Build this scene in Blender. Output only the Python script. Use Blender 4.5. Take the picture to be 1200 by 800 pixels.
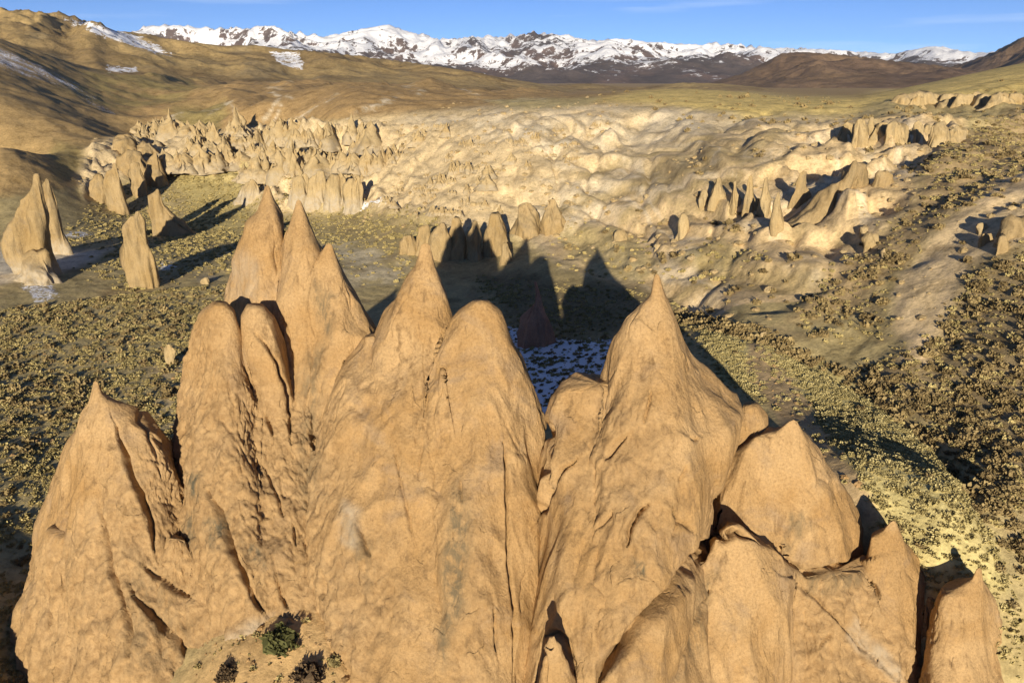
import bpy, math, random
import numpy as np

R = math.radians
scene = bpy.context.scene
for o in list(bpy.data.objects):
    bpy.data.objects.remove(o)
COL = scene.collection

# ------------------------------------------------------------------ camera
CAMZ, PITCH, F = 40.0, R(21.0), 800.0
cam_data = bpy.data.cameras.new('camera')
cam = bpy.data.objects.new('camera', cam_data); COL.objects.link(cam)
cam.location = (0, 0, CAMZ)
cam.rotation_euler = (R(90) - PITCH, 0, 0)
cam_data.lens = 24.0; cam_data.sensor_width = 36.0
cam_data.clip_start = 0.5; cam_data.clip_end = 60000
scene.camera = cam

# ------------------------------------------------------------------ light
SUN_EL, SUN_AZ = R(12.1), R(5.0)      # light travels away from the camera, a little to the right
world = bpy.data.worlds.new('World'); scene.world = world; world.use_nodes = True
wn = world.node_tree; wn.nodes.clear()
w_out = wn.nodes.new('ShaderNodeOutputWorld'); w_bg = wn.nodes.new('ShaderNodeBackground')
w_sky = wn.nodes.new('ShaderNodeTexSky'); w_sky.sky_type = 'NISHITA'; w_sky.sun_disc = False
w_sky.sun_elevation = SUN_EL; w_sky.sun_rotation = SUN_AZ + math.pi
w_sky.altitude = 1300; w_sky.air_density = 0.5; w_sky.dust_density = 0.0; w_sky.ozone_density = 4.0
w_bg.inputs['Strength'].default_value = 0.135
wn.links.new(w_bg.outputs[0], w_out.inputs[0])
# thin cirrus streaks
w_tc = wn.nodes.new('ShaderNodeTexCoord'); w_map = wn.nodes.new('ShaderNodeMapping')
w_map.inputs['Scale'].default_value = (2.2, 2.2, 34.0); w_map.inputs['Rotation'].default_value = (0, R(2.0), 0)
w_ns = wn.nodes.new('ShaderNodeTexNoise'); w_ns.inputs['Scale'].default_value = 1.6
w_ns.inputs['Detail'].default_value = 5; w_ns.inputs['Roughness'].default_value = 0.5
w_rp = wn.nodes.new('ShaderNodeValToRGB')
w_rp.color_ramp.elements[0].position = 0.56; w_rp.color_ramp.elements[0].color = (0, 0, 0, 1)
w_rp.color_ramp.elements[1].position = 0.80; w_rp.color_ramp.elements[1].color = (0.26, 0.26, 0.26, 1)
w_mix = wn.nodes.new('ShaderNodeMixRGB'); w_mix.inputs[2].default_value = (5.6, 6.0, 6.6, 1)
wn.links.new(w_tc.outputs['Generated'], w_map.inputs[0]); wn.links.new(w_map.outputs[0], w_ns.inputs[0])
wn.links.new(w_ns.outputs[0], w_rp.inputs[0]); wn.links.new(w_rp.outputs[0], w_mix.inputs[0])
w_tint = wn.nodes.new('ShaderNodeMixRGB'); w_tint.blend_type = 'MULTIPLY'; w_tint.inputs[0].default_value = 1.0; w_tint.inputs[2].default_value = (0.55, 0.545, 0.59, 1)
wn.links.new(w_sky.outputs[0], w_tint.inputs[1]); wn.links.new(w_tint.outputs[0], w_mix.inputs[1]); wn.links.new(w_mix.outputs[0], w_bg.inputs[0])

sd = bpy.data.lights.new('sun', 'SUN'); sd.energy = 4.6; sd.angle = R(0.5); sd.color = (1.0, 0.88, 0.69)
sun = bpy.data.objects.new('sun', sd); COL.objects.link(sun)
sun.rotation_euler = (R(90) - SUN_EL, 0, -SUN_AZ)
sun.location = (0, -50, 120)
vs = scene.view_settings
vs.view_transform = 'Standard'; vs.look = 'None'; vs.exposure = 0.65; vs.gamma = 1.0; vs.use_curve_mapping = False

# ------------------------------------------------------------------ geometry helpers
cp, sp_ = math.cos(PITCH), math.sin(PITCH)
def px(u, v, Y):
    """point on the ray of photo position (u,v) at forward distance Y"""
    cx = (np.asarray(u, float) - 600) / F; cy = (400 - np.asarray(v, float)) / F
    dy = cp + sp_ * cy; dz = -sp_ + cp * cy
    t = Y / dy
    return np.stack(np.broadcast_arrays(cx * t, Y + 0 * t, CAMZ + dz * t), -1)
def proj(P):
    x, y, z = P[..., 0], P[..., 1], P[..., 2] - CAMZ
    d = np.maximum(cp * y - sp_ * z, 1e-3)
    return 600 + F * x / d, 400 - F * (sp_ * y + cp * z) / d
def tan_elev(u, v):
    cx = (u - 600) / F; cy = (400 - v) / F
    return (-sp_ + cp * cy) / math.hypot(cx, cp + sp_ * cy)
def azim(u, v):
    cy = (400 - v) / F
    return math.atan2((u - 600) / F, cp + sp_ * cy)

rng = np.random.default_rng(7)
_perm = np.concatenate([rng.permutation(256)] * 3).astype(np.int32)
_g3 = rng.normal(size=(256, 3)); _g3 /= np.linalg.norm(_g3, axis=1)[:, None]; _g3 = _g3.astype(np.float32)
def noise3(x, y, z):
    x, y, z = (np.asarray(a, np.float32) for a in np.broadcast_arrays(x, y, z))
    xi, yi, zi = np.floor(x), np.floor(y), np.floor(z)
    fx, fy, fz = x - xi, y - yi, z - zi
    xi, yi, zi = xi.astype(np.int32) & 255, yi.astype(np.int32) & 255, zi.astype(np.int32) & 255
    w = lambda t: t * t * t * (t * (t * 6 - 15) + 10)
    ux, uy, uz = w(fx), w(fy), w(fz)
    out = 0
    for dx in (0, 1):
        a = _perm[xi + dx]; wx = ux if dx else 1 - ux
        for dy in (0, 1):
            b = _perm[a + yi + dy]; wy = uy if dy else 1 - uy
            for dz in (0, 1):
                g = _g3[_perm[b + zi + dz]]; wz = uz if dz else 1 - uz
                out = out + wx * wy * wz * (g[..., 0] * (fx - dx) + g[..., 1] * (fy - dy) + g[..., 2] * (fz - dz))
    return out * 1.7
def noise2(x, y, s=0.0):
    return noise3(x, y, np.float32(s + 0.37))
def fbm3(x, y, z, o=4, g=0.5):
    s, a, t = 0, 1.0, 0
    for i in range(o):
        s = s + a * noise3(x * 2**i + 11.3 * i, y * 2**i + 3.1 * i, z * 2**i + 7.7 * i); t += a; a *= g
    return s / t
def fbm2(x, y, s=0, o=4, g=0.5):
    v, a, t = 0, 1.0, 0
    for i in range(o):
        v = v + a * noise2(x * 2**i + 5.2 * i, y * 2**i + 9.1 * i, s + i * 3.3); t += a; a *= g
    return v / t
def ridged2(x, y, s=0, o=4, g=0.5):
    v, a, t = 0, 1.0, 0
    for i in range(o):
        v = v + a * (1 - np.abs(noise2(x * 2**i + 5.2 * i, y * 2**i + 9.1 * i, s + i * 3.3)) * 1.8); t += a; a *= g
    return v / t
def hash2(i, j, k):
    h = (i.astype(np.int64) * 374761393 + j.astype(np.int64) * 668265263 + k * 974634777) & 0x7fffffff
    h = ((h ^ (h >> 13)) * 1274126177) & 0x7fffffff
    return ((h ^ (h >> 16)) & 0xffff) / 65535.0
def cones2(x, y, k):
    """field of overlapping cones, one in each unit cell"""
    xi, yi = np.floor(x), np.floor(y); out = np.zeros_like(x)
    for a in (-1, 0, 1):
        for b in (-1, 0, 1):
            ci, cj = xi + a, yi + b
            cx = ci + 0.15 + 0.7 * hash2(ci, cj, k); cy = cj + 0.15 + 0.7 * hash2(ci, cj, k + 1)
            hh = 0.25 + 0.75 * hash2(ci, cj, k + 2)**1.3; rr = 0.45 + 0.5 * hash2(ci, cj, k + 3)
            d = np.hypot(x - cx, y - cy) / rr
            out = np.maximum(out, hh * np.clip(1 - d, 0, 1)**1.15)
    return out
def worley3(x, y, z, k=5):
    x, y, z = np.broadcast_arrays(x, y, z)
    xi, yi, zi = np.floor(x), np.floor(y), np.floor(z)
    f1 = np.full(x.shape, 9.0); f2 = f1.copy(); idv = np.zeros(x.shape)
    for a in (-1, 0, 1):
        for b in (-1, 0, 1):
            for c in (-1, 0, 1):
                ci, cj, ck = xi + a, yi + b, zi + c
                q = ci * 57 + ck * 131
                d = np.sqrt((ci + hash2(q, cj, k) - x)**2 + (cj + hash2(q, cj, k + 1) - y)**2 + (ck + hash2(q, cj, k + 2) - z)**2)
                m = d < f1
                f2 = np.where(m, f1, np.minimum(f2, d)); idv = np.where(m, hash2(q, cj, k + 4), idv); f1 = np.where(m, d, f1)
    return f1, f2, idv
def sstep(a, b, x):
    t = np.clip((x - a) / (b - a), 0, 1); return t * t * (3 - 2 * t)
def poly_sd(u, v, poly, pad=60):
    """signed distance to a polygon, positive inside; far outside it is just -pad"""
    us = [p[0] for p in poly]; vs_ = [p[1] for p in poly]
    m = (u > min(us) - pad) & (u < max(us) + pad) & (v > min(vs_) - pad) & (v < max(vs_) + pad)
    out = np.full(u.shape, -float(pad))
    if m.any(): out[m] = _poly_sd(u[m], v[m], poly)
    return out
def _poly_sd(u, v, poly):
    d = np.full(u.shape, 1e18); ins = np.zeros(u.shape, bool); n = len(poly)
    for i in range(n):
        (x0, y0), (x1, y1) = poly[i], poly[(i + 1) % n]
        ex, ey = x1 - x0, y1 - y0
        t = np.clip(((u - x0) * ex + (v - y0) * ey) / (ex * ex + ey * ey + 1e-9), 0, 1)
        d = np.minimum(d, (u - x0 - t * ex)**2 + (v - y0 - t * ey)**2)
        if y0 != y1:
            c = ((y0 > v) != (y1 > v)) & (u < (x1 - x0) * (v - y0) / (y1 - y0) + x0)
            ins ^= c
    return np.where(ins, 1, -1) * np.sqrt(d)
def line_d(u, v, pts, pad=70):
    """distance to a polyline, the signed side of it and the place along it"""
    us = [p[0] for p in pts]; vs_ = [p[1] for p in pts]
    m = (u > min(us) - pad) & (u < max(us) + pad) & (v > min(vs_) - pad) & (v < max(vs_) + pad)
    o1, o2, o3 = np.full(u.shape, float(pad)), np.zeros(u.shape), np.zeros(u.shape)
    if m.any(): o1[m], o2[m], o3[m] = _line_d(u[m], v[m], pts)
    return o1, o2, o3
def _line_d(u, v, pts):
    best = np.full(u.shape, 1e18); side = np.zeros(u.shape); tt = np.zeros(u.shape); n = len(pts) - 1
    for i in range(n):
        (x0, y0), (x1, y1) = pts[i], pts[i + 1]
        ex, ey = x1 - x0, y1 - y0; L2 = ex * ex + ey * ey
        t = np.clip(((u - x0) * ex + (v - y0) * ey) / L2, 0, 1)
        d = (u - x0 - t * ex)**2 + (v - y0 - t * ey)**2
        s = ex * (v - y0) - ey * (u - x0)
        m = d < best
        best = np.where(m, d, best); side = np.where(m, np.sign(s), side); tt = np.where(m, (i + t) / n, tt)
    return np.sqrt(best), side, tt

def link(o, parent=None):
    COL.objects.link(o)
    if parent: o.parent = parent
    return o
def tag(o, label=None, cat=None, group=None, kind=None):
    if label: o['label'] = label
    if cat: o['category'] = cat
    if group: o['group'] = group
    if kind: o['kind'] = kind
    return o
def mesh_from(name, verts, faces, mat=None, smooth=True, attrs=None):
    me = bpy.data.meshes.new(name)
    verts = np.asarray(verts, np.float32).reshape(-1, 3); faces = np.asarray(faces, np.int32)
    k = faces.shape[1]
    me.vertices.add(len(verts)); me.vertices.foreach_set('co', verts.ravel())
    me.loops.add(faces.size); me.loops.foreach_set('vertex_index', faces.ravel())
    me.polygons.add(len(faces))
    me.polygons.foreach_set('loop_start', np.arange(0, faces.size, k, dtype=np.int32))
    me.polygons.foreach_set('use_smooth', np.full(len(faces), smooth))
    me.update(calc_edges=True)
    for an, av in (attrs or {}).items():
        av = np.asarray(av, np.float32)
        if av.ndim == 2:
            at = me.attributes.new(an, 'FLOAT_COLOR', 'POINT')
            at.data.foreach_set('color', np.concatenate([av, np.ones((len(av), 1), np.float32)], 1).ravel())
        else:
            at = me.attributes.new(an, 'FLOAT', 'POINT'); at.data.foreach_set('value', av.ravel())
    if mat: me.materials.append(mat)
    return me
def grid_faces(nr, nc, wrap):
    i, j = np.meshgrid(np.arange(nr - 1), np.arange(nc if wrap else nc - 1), indexing='ij')
    j2 = (j + 1) % nc
    return np.stack([i * nc + j, i * nc + j2, (i + 1) * nc + j2, (i + 1) * nc + j], -1).reshape(-1, 4)

# ------------------------------------------------------------------ materials
def nt(mat):
    mat.use_nodes = True
    n = mat.node_tree; n.nodes.clear()
    out = n.nodes.new('ShaderNodeOutputMaterial'); b = n.nodes.new('ShaderNodeBsdfPrincipled')
    n.links.new(b.outputs[0], out.inputs[0])
    b.inputs['Roughness'].default_value = 0.95
    b.inputs['Specular IOR Level'].default_value = 0.12
    return n, b
class G:
    """small node-graph helper"""
    def __init__(s, n): s.n = n
    def add(s, t, **kw):
        x = s.n.nodes.new(t)
        for k, v in kw.items(): setattr(x, k, v)
        return x
    def ln(s, a, b): s.n.links.new(a, b)
    def coord(s, scale=(1, 1, 1), kind='Object', rot=(0, 0, 0)):
        tc = s.add('ShaderNodeTexCoord'); m = s.add('ShaderNodeMapping')
        m.inputs['Scale'].default_value = scale; m.inputs['Rotation'].default_value = rot
        s.ln(tc.outputs[kind], m.inputs[0]); return m.outputs[0]
    def noise(s, vec, scale, detail=4, rough=0.55, dist=0.0):
        x = s.add('ShaderNodeTexNoise'); x.inputs['Scale'].default_value = scale
        x.inputs['Detail'].default_value = detail; x.inputs['Roughness'].default_value = rough
        x.inputs['Distortion'].default_value = dist
        s.ln(vec, x.inputs['Vector']); return x.outputs[0]
    def voro(s, vec, scale, feature='F1'):
        x = s.add('ShaderNodeTexVoronoi'); x.feature = feature; x.inputs['Scale'].default_value = scale
        s.ln(vec, x.inputs['Vector']); return x.outputs['Distance']
    def ramp(s, fac, stops):
        r = s.add('ShaderNodeValToRGB'); e = r.color_ramp.elements
        while len(e) < len(stops): e.new(0.5)
        for i, (p, c) in enumerate(stops):
            e[i].position = p; e[i].color = (c, c, c, 1) if isinstance(c, (int, float)) else (*c, 1)
        s.ln(fac, r.inputs[0]); return r.outputs[0]
    def mix(s, fac, a, b, mode='MIX'):
        m = s.add('ShaderNodeMixRGB', blend_type=mode)
        for i, q in ((0, fac), (1, a), (2, b)):
            if isinstance(q, (int, float)): m.inputs[i].default_value = q if i == 0 else (q, q, q, 1)
            elif isinstance(q, tuple): m.inputs[i].default_value = (*q, 1)
            else: s.ln(q, m.inputs[i])
        return m.outputs[0]
    def math(s, op, a, b):
        m = s.add('ShaderNodeMath', operation=op)
        for i, q in ((0, a), (1, b)):
            if isinstance(q, (int, float)): m.inputs[i].default_value = q
            else: s.ln(q, m.inputs[i])
        return m.outputs[0]
    def attr(s, name, out='Fac'):
        a = s.add('ShaderNodeAttribute'); a.attribute_name = name; return a.outputs[out]
    def bump(s, h, strength, dist, prev=None):
        b = s.add('ShaderNodeBump'); b.inputs['Strength'].default_value = strength; b.inputs['Distance'].default_value = dist
        s.ln(h, b.inputs['Height'])
        if prev: s.ln(prev, b.inputs['Normal'])
        return b.outputs[0]

def rock_material(name, base, pale, dark, stain=(0.105, 0.092, 0.06), fs=1.0):
    mat = bpy.data.materials.new(name); n, b = nt(mat); g = G(n)
    geo = g.add('ShaderNodeNewGeometry')
    def co(scale, warp=0.0):
        m = g.add('ShaderNodeMapping'); m.inputs['Scale'].default_value = scale
        src = geo.outputs['Position']
        if warp:
            wn_ = g.add('ShaderNodeTexNoise'); wn_.inputs['Scale'].default_value = 0.5; wn_.inputs['Detail'].default_value = 5
            g.ln(src, wn_.inputs['Vector'])
            vm = g.add('ShaderNodeVectorMath', operation='SCALE'); vm.inputs['Scale'].default_value = warp; g.ln(wn_.outputs['Color'], vm.inputs[0])
            va = g.add('ShaderNodeVectorMath', operation='ADD'); g.ln(src, va.inputs[0]); g.ln(vm.outputs[0], va.inputs[1]); src = va.outputs[0]
        g.ln(src, m.inputs[0]); return m.outputs[0]
    p = co((fs, fs, fs)); ps = co((fs, fs, 0.10 * fs)); ph = co((0.3 * fs, 0.3 * fs, 1.5 * fs)); pc = co((fs, fs, 0.24 * fs), 1.6)
    big = g.noise(p, 0.16, 5, 0.6, 0.8)
    c = g.mix(g.ramp(big, [(0.36, 0.0), (0.62, 1.0)]), base, pale)
    grey = g.noise(p, 0.33, 6, 0.65, 0.6)
    c = g.mix(g.math('MULTIPLY', g.ramp(grey, [(0.54, 0.0), (0.70, 1.0)]), 0.42), c, tuple(0.55 * d + 0.45 * 0.9 * sum(base) / 3 for d in dark))
    strk = g.noise(ps, 1.5, 7, 0.66, 0.3); smask = g.noise(p, 0.22, 3, 0.5)
    sf0 = g.math('MULTIPLY', g.ramp(strk, [(0.52, 0.0), (0.66, 1.0)]), g.ramp(smask, [(0.40, 0.0), (0.56, 0.9)]))
    c = g.mix(sf0, c, dark)
    lay = g.noise(ph, 0.6, 5, 0.65)
    c = g.mix(g.math('MULTIPLY', g.ramp(lay, [(0.54, 0.0), (0.68, 1.0)]), 0.35), c, pale)
    fine = g.noise(p, 5.5, 8, 0.80)
    c = g.mix(0.9, c, g.ramp(fine, [(0.32, (0.62, 0.60, 0.56)), (0.5, (1, 1, 1)), (0.70, (1.28, 1.26, 1.22))]), 'MULTIPLY')
    cr = g.attr('crumb')
    mot = g.noise(p, 1.3, 8, 0.74, 0.6)
    cm = g.mix(g.ramp(mot, [(0.38, 0.0), (0.60, 1.0)]), dark, pale)
    c = g.mix(g.math('MULTIPLY', cr, 0.6), c, cm)
    st = g.attr('stain'); sn = g.noise(ps, 1.6, 6, 0.7, 0.5)
    c = g.mix(g.math('MULTIPLY', st, g.ramp(sn, [(0.38, 0.0), (0.58, 1.0)])), c, stain)
    wf = g.attr('white'); wn_ = g.noise(p, 0.9, 5, 0.6, 0.3)
    c = g.mix(g.math('MULTIPLY', wf, g.ramp(wn_, [(0.3, 0.2), (0.6, 1.0)])), c, (0.42, 0.37, 0.285))
    # fine joints, broken up so that only some of them show
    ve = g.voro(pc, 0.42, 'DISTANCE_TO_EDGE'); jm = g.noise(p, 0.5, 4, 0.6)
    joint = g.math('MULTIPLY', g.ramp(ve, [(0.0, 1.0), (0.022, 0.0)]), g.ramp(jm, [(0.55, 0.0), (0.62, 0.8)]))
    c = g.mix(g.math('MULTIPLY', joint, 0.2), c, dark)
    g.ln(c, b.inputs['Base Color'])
    b0 = g.bump(g.math('SUBTRACT', 1.0, joint), 0.7, 0.12)
    b1 = g.bump(g.noise(ps, 2.4, 7, 0.64, 0.3), 0.6, 0.22, b0)
    b2 = g.bump(g.noise(p, 4.0, 9, 0.74), 0.75, 0.12, b1)
    b3 = g.bump(g.ramp(g.voro(pc, 1.7), [(0.0, 0.0), (0.3, 1.0)]), 0.22, 0.10, b2)
    g.ln(b3, b.inputs['Normal'])
    return mat

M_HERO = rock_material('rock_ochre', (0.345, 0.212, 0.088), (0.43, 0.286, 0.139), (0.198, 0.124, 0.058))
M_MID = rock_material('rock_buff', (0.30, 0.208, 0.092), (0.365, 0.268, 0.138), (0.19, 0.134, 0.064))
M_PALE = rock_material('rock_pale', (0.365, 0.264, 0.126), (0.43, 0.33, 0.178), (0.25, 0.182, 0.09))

def terrain_material(name, k=1.0):
    mat = bpy.data.materials.new(name); n, b = nt(mat); g = G(n)
    geo = g.add('ShaderNodeNewGeometry'); p = geo.outputs['Position']
    c = g.attr('Col', 'Color')
    n1 = g.noise(p, 0.22 * k, 10, 0.72, 0.5)
    c = g.mix(0.85, c, g.ramp(n1, [(0.34, (0.52, 0.50, 0.46)), (0.47, (0.92, 0.92, 0.90)), (0.56, (1.06, 1.06, 1.05)), (0.70, (1.38, 1.36, 1.32))]), 'MULTIPLY')
    n2 = g.noise(p, 1.6 * k, 8, 0.76)
    c = g.mix(0.75, c, g.ramp(n2, [(0.34, (0.55, 0.54, 0.50)), (0.5, (1, 1, 1)), (0.68, (1.32, 1.30, 1.26))]), 'MULTIPLY')
    sn = g.attr('snow')
    sn2 = g.noise(p, 1.3 * k, 9, 0.76, 0.5)
    f = g.math('ADD', sn, g.math('MULTIPLY', g.math('SUBTRACT', sn2, 0.5), 1.9))
    c = g.mix(g.ramp(f, [(0.47, 0.0), (0.54, 1.0)]), c, (0.88, 0.885, 0.90))
    g.ln(c, b.inputs['Base Color'])
    b1 = g.bump(g.noise(p, 0.4 * k, 9, 0.70, 0.3), 0.42, 0.9 / k)
    b2 = g.bump(g.noise(p, 2.6 * k, 8, 0.76), 0.5, 0.22 / k, b1)
    g.ln(b2, b.inputs['Normal'])
    return mat
M_TERR = terrain_material('ground_soil')
M_HILL = terrain_material('hill_soil', 0.08)
M_MOUNT = terrain_material('mountain_rock', 0.012)

# ------------------------------------------------------------------ terrain
# control points: (photo u, photo v, distance r or None, height z or None)
CT = []
def cz(u, v, z):                       # the surface seen at (u,v) lies at height z
    r = (z - CAMZ) / tan_elev(u, v); CT.append((azim(u, v), math.log(r), z))
def cr_(u, v, r):                      # the surface seen at (u,v) lies r metres away
    CT.append((azim(u, v), math.log(r), CAMZ + r * tan_elev(u, v)))
def ch(u, r, z):                       # not seen in the photo
    CT.append((azim(u, 250), math.log(r), z))
for u in (-300, 0, 300, 600, 900, 1200, 1500):
    ch(u, 8, -8.0); ch(u, 24, -8.0)
for a in ((330, 775, 5.2), (290, 785, 5.0), (380, 790, 5.0), (330, 745, 5.8), (0, 780, -3), (0, 600, 0), (0, 500, 0), (0, 400, 0), (0, 340, 1), (200, 450, 0), (100, 300, 0),
          (200, 330, 0), (250, 300, 0), (650, 430, 1), (560, 430, 0), (750, 400, 4), (830, 400, 8), (900, 420, 8.5), (1000, 470, 8),
          (1100, 540, 8), (1180, 640, 7.5), (1200, 740, 4), (1000, 590, 9), (1100, 640, 8.5), (1200, 500, 10.5), (1200, 400, 15),
          (1100, 400, 12.5), (1000, 400, 10), (1200, 300, 21), (1100, 300, 18.5), (1000, 300, 16), (900, 330, 12), (820, 350, 7.5),
          (700, 300, 6), (640, 310, 4), (720, 265, 9.5), (560, 300, 1), (480, 300, 1), (430, 320, 0), (850, 280, 14),
          (800, 240, 16), (900, 220, 21), (950, 275, 17), (900, 160, 28.5), (840, 150, 28), (760, 160, 25), (960, 190, 24), (1050, 230, 23), (1000, 150, 29), (1100, 150, 30.5),
          (1200, 200, 27), (1200, 120, 34), (1050, 105, 36), (950, 118, 31.5),
          (700, 130, 30.5), (800, 132, 30.5), (700, 200, 17.5), (600, 250, 8), (600, 200, 16.5), (600, 138, 28.5), (500, 140, 27), (500, 200, 14),
          (400, 250, 1.5), (300, 245, 0.5), (400, 190, 13), (300, 180, 11.5), (200, 180, 8), (250, 150, 21), (400, 144, 25.5), (800, 180, 23),
          (400, 104, 34), (250, 99, 37), (550, 109, 33.5), (300, 122, 30), (500, 122, 31),
          (0, 220, 2), (-150, 400, 1), (-150, 250, 3), (1350, 400, 17), (1350, 250, 24), (120, 230, 1)):
    cz(*a)
for a in ((0, 170, 310), (0, 120, 390), (60, 145, 370), (130, 166, 345), (0, 52, 540), (60, 76, 540), (110, 106, 520), (150, 138, 440),
          (0, 90, 450), (60, 115, 440), (780, 105, 340), (870, 109, 330), (700, 112, 345), (620, 114, 350), (1200, 76, 340), (1130, 88, 350), (1300, 55, 380), (-150, 150, 330), (-150, 60, 500), (-150, 10, 660)):
    cr_(*a)
for a in ((0, 800, 62), (100, 800, 40), (200, 900, 32), (1200, 450, 42), (1300, 480, 46), (1050, 520, 30),
          (950, 480, 26), (850, 520, 26), (700, 560, 26), (850, 800, 22), (700, 820, 22), (500, 850, 29), (300, 900, 33), (850, 1100, 18), (500, 1250, 20), (200, 1300, 28), (0, 1300, 40),
          (-300, 60, 1), (-300, 200, 2), (1500, 60, 4), (1500, 200, 15), (-300, 700, 80), (1500, 700, 50)):
    ch(*a)
for u in (-300, 0, 300, 600, 900, 1200, 1500):
    ch(u, 2600, 16); ch(u, 7000, 10); ch(u, 16000, 0)
for a_, y_, z_ in ((.30, 37, -4), (.42, 37.5, -4), (.598, 37.5, -4), (.72, 38, -3), (.42, 32, -8), (.6, 32, -8), (.75, 33, -8), (.9, 33.5, -5), (1.05, 34, -3)):
    CT.append((math.atan(a_), math.log(y_ * math.hypot(1, a_)), z_))      # drop in front of the right-hand slabs
CT = np.array(CT)
KS = 1.6
def tps(d2): return 0.5 * d2 * np.log(d2 + 1e-9)
cx_, cy_ = CT[:, 0] * KS, CT[:, 1]
D2 = (cx_[:, None] - cx_)**2 + (cy_[:, None] - cy_)**2
nC = len(CT); Am = np.zeros((nC + 3, nC + 3)); Am[:nC, :nC] = tps(D2) + 0.0008 * np.eye(nC)
Pm = np.stack([np.ones(nC), cx_, cy_], 1); Am[:nC, nC:] = Pm; Am[nC:, :nC] = Pm.T
Wt = np.linalg.solve(Am, np.concatenate([CT[:, 2] , np.zeros(3)]))
def base_height(th, lr):
    th = np.clip(th, -0.95, 0.95)
    out = np.empty(th.shape); tf, lf, of = th.ravel() * KS, lr.ravel(), out.ravel()
    for s in range(0, len(tf), 60000):
        e = slice(s, s + 60000)
        d2 = (tf[e, None] - cx_)**2 + (lf[e, None] - cy_)**2
        of[e] = tps(d2) @ Wt[:nC] + Wt[nC] + tf[e] * Wt[nC + 1] + lf[e] * Wt[nC + 2]
    return of.reshape(th.shape)

ND = 740
th_d = np.linspace(R(-49), R(49), ND)
th_o = np.linspace(R(49), R(311), 88)[1:-1]
TH = np.concatenate([th_d, th_o]); NT = len(TH)
lr = [math.log(6)]
while lr[-1] < math.log(18000):
    r = math.exp(lr[-1])
    lr.append(lr[-1] + (0.03 if r < 30 else 0.0065 if r < 60 else 0.0058 if r < 700 else 0.009 if r < 1500 else 0.03))
LR = np.array(lr); NR = len(LR)
# smooth base from a coarse sampling
thc = np.linspace(R(-60), R(60), 170); lrc = np.linspace(LR[0], LR[-1], 330)
Hc = base_height(*np.meshgrid(thc, lrc))
def bil(A, t0, t1, l0, l1, th, l):
    n, m = A.shape
    a = np.clip((th - t0) / (t1 - t0), 0, 1) * (m - 1.0001); b = np.clip((l - l0) / (l1 - l0), 0, 1) * (n - 1.0001)
    i, j = b.astype(int), a.astype(int); fi, fj = b - i, a - j
    return (A[i, j] * (1 - fi) * (1 - fj) + A[i, j + 1] * (1 - fi) * fj + A[i + 1, j] * fi * (1 - fj) + A[i + 1, j + 1] * fi * fj)
TT, LL = np.meshgrid(TH, LR)
TW = np.where(TT > math.pi, TT - 2 * math.pi, TT)
RR = np.exp(LL); X = RR * np.sin(TT); Y = RR * np.cos(TT)
H0 = bil(Hc, thc[0], thc[-1], lrc[0], lrc[-1], TW, LL)
# photo position of the smooth surface, used only to look up which ground cover lies where
cthX = RR * np.sin(np.clip(TW, -0.95, 0.95)); cthY = RR * np.cos(np.clip(TW, -0.95, 0.95))
U, V = proj(np.stack([cthX, cthY, H0], -1))
LX, LY = TW * 20.0, LL * 20.0           # scale-free ground coordinates
WU = U + 14 * noise2(LX / 2.5, LY / 2.5, 3) + 7 * fbm2(LX * 1.5, LY * 1.5, 5, 4, 0.6)
WV = V + (7 * noise2(LX / 2.5, LY / 2.5, 8) + 5 * fbm2(LX * 1.5, LY * 1.5, 9, 4, 0.6)) * np.clip((V - 60) / 200, 0.15, 1)

BAD = [(115, 165), (200, 158), (300, 150), (380, 146), (450, 134), (600, 128), (720, 124), (760, 150), (720, 190), (690, 235), (640, 262),
       (600, 262), (520, 285), (470, 262), (420, 248), (330, 250), (285, 235), (240, 205), (200, 195), (150, 205), (95, 235), (90, 200)]
bad = sstep(-6, 10, poly_sd(WU, WV, BAD)) * (RR > 150) * (RR < 900)
CLIFF = [(800, 235), (880, 215), (930, 165), (1000, 140), (1060, 130), (1130, 140), (1120, 168), (1060, 180), (1020, 230), (1030, 262), (930, 285), (840, 265)]
clf = sstep(-8, 14, poly_sd(WU, WV, CLIFF)) * (RR > 120) * (RR < 700)
RSL = [(700, 250), (850, 200), (1000, 120), (1250, 90), (1400, 400), (1050, 470), (900, 390), (760, 350)]
rsl = sstep(-10, 30, poly_sd(WU, WV, RSL)) * (RR > 70) * (RR < 700)
H = H0.copy()
H += 0.35 * fbm2(X / 9, Y / 9, 1, 4) * (RR < 900) * sstep(25, 60, RR)
H += 0.12 * fbm2(X / 1.8, Y / 1.8, 2, 3) * (RR < 260)
m = bad > 0.01
xm, ym, rm = X[m], Y[m], RR[m]
wx, wy = xm + 2.5 * noise2(xm / 9, ym / 9, 21), ym + 2.5 * noise2(xm / 9, ym / 9, 22)
big = sstep(0.25, 0.75, 0.5 + 0.9 * noise2(xm / 60, ym / 60, 31))
near = sstep(620, 300, rm)
hh = (cones2(wx / 12, wy / 15, 1) * 9.0 * (0.3 + 0.7 * big) + cones2(wx / 6.2 + 7, wy / 7.5, 9) * 5.5 * (0.4 + 0.6 * big) + cones2(wx / 3.2 + 3, wy / 3.8, 15) * 2.2)
hh += 1.3 * fbm2(xm / 4, ym / 4, 12, 5, 0.6) + 2.0 * (ridged2(xm / 14, ym / 9, 14, 5, 0.6) - 0.5)
sm = sstep(420, 560, U[m] + 30 * noise2(xm / 25, ym / 25, 33))                    # smoother to the right
H[m] += bad[m] * hh * (0.45 + 0.55 * near) * (1 - 0.74 * sm) * sstep(120, 165, V[m])
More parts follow.
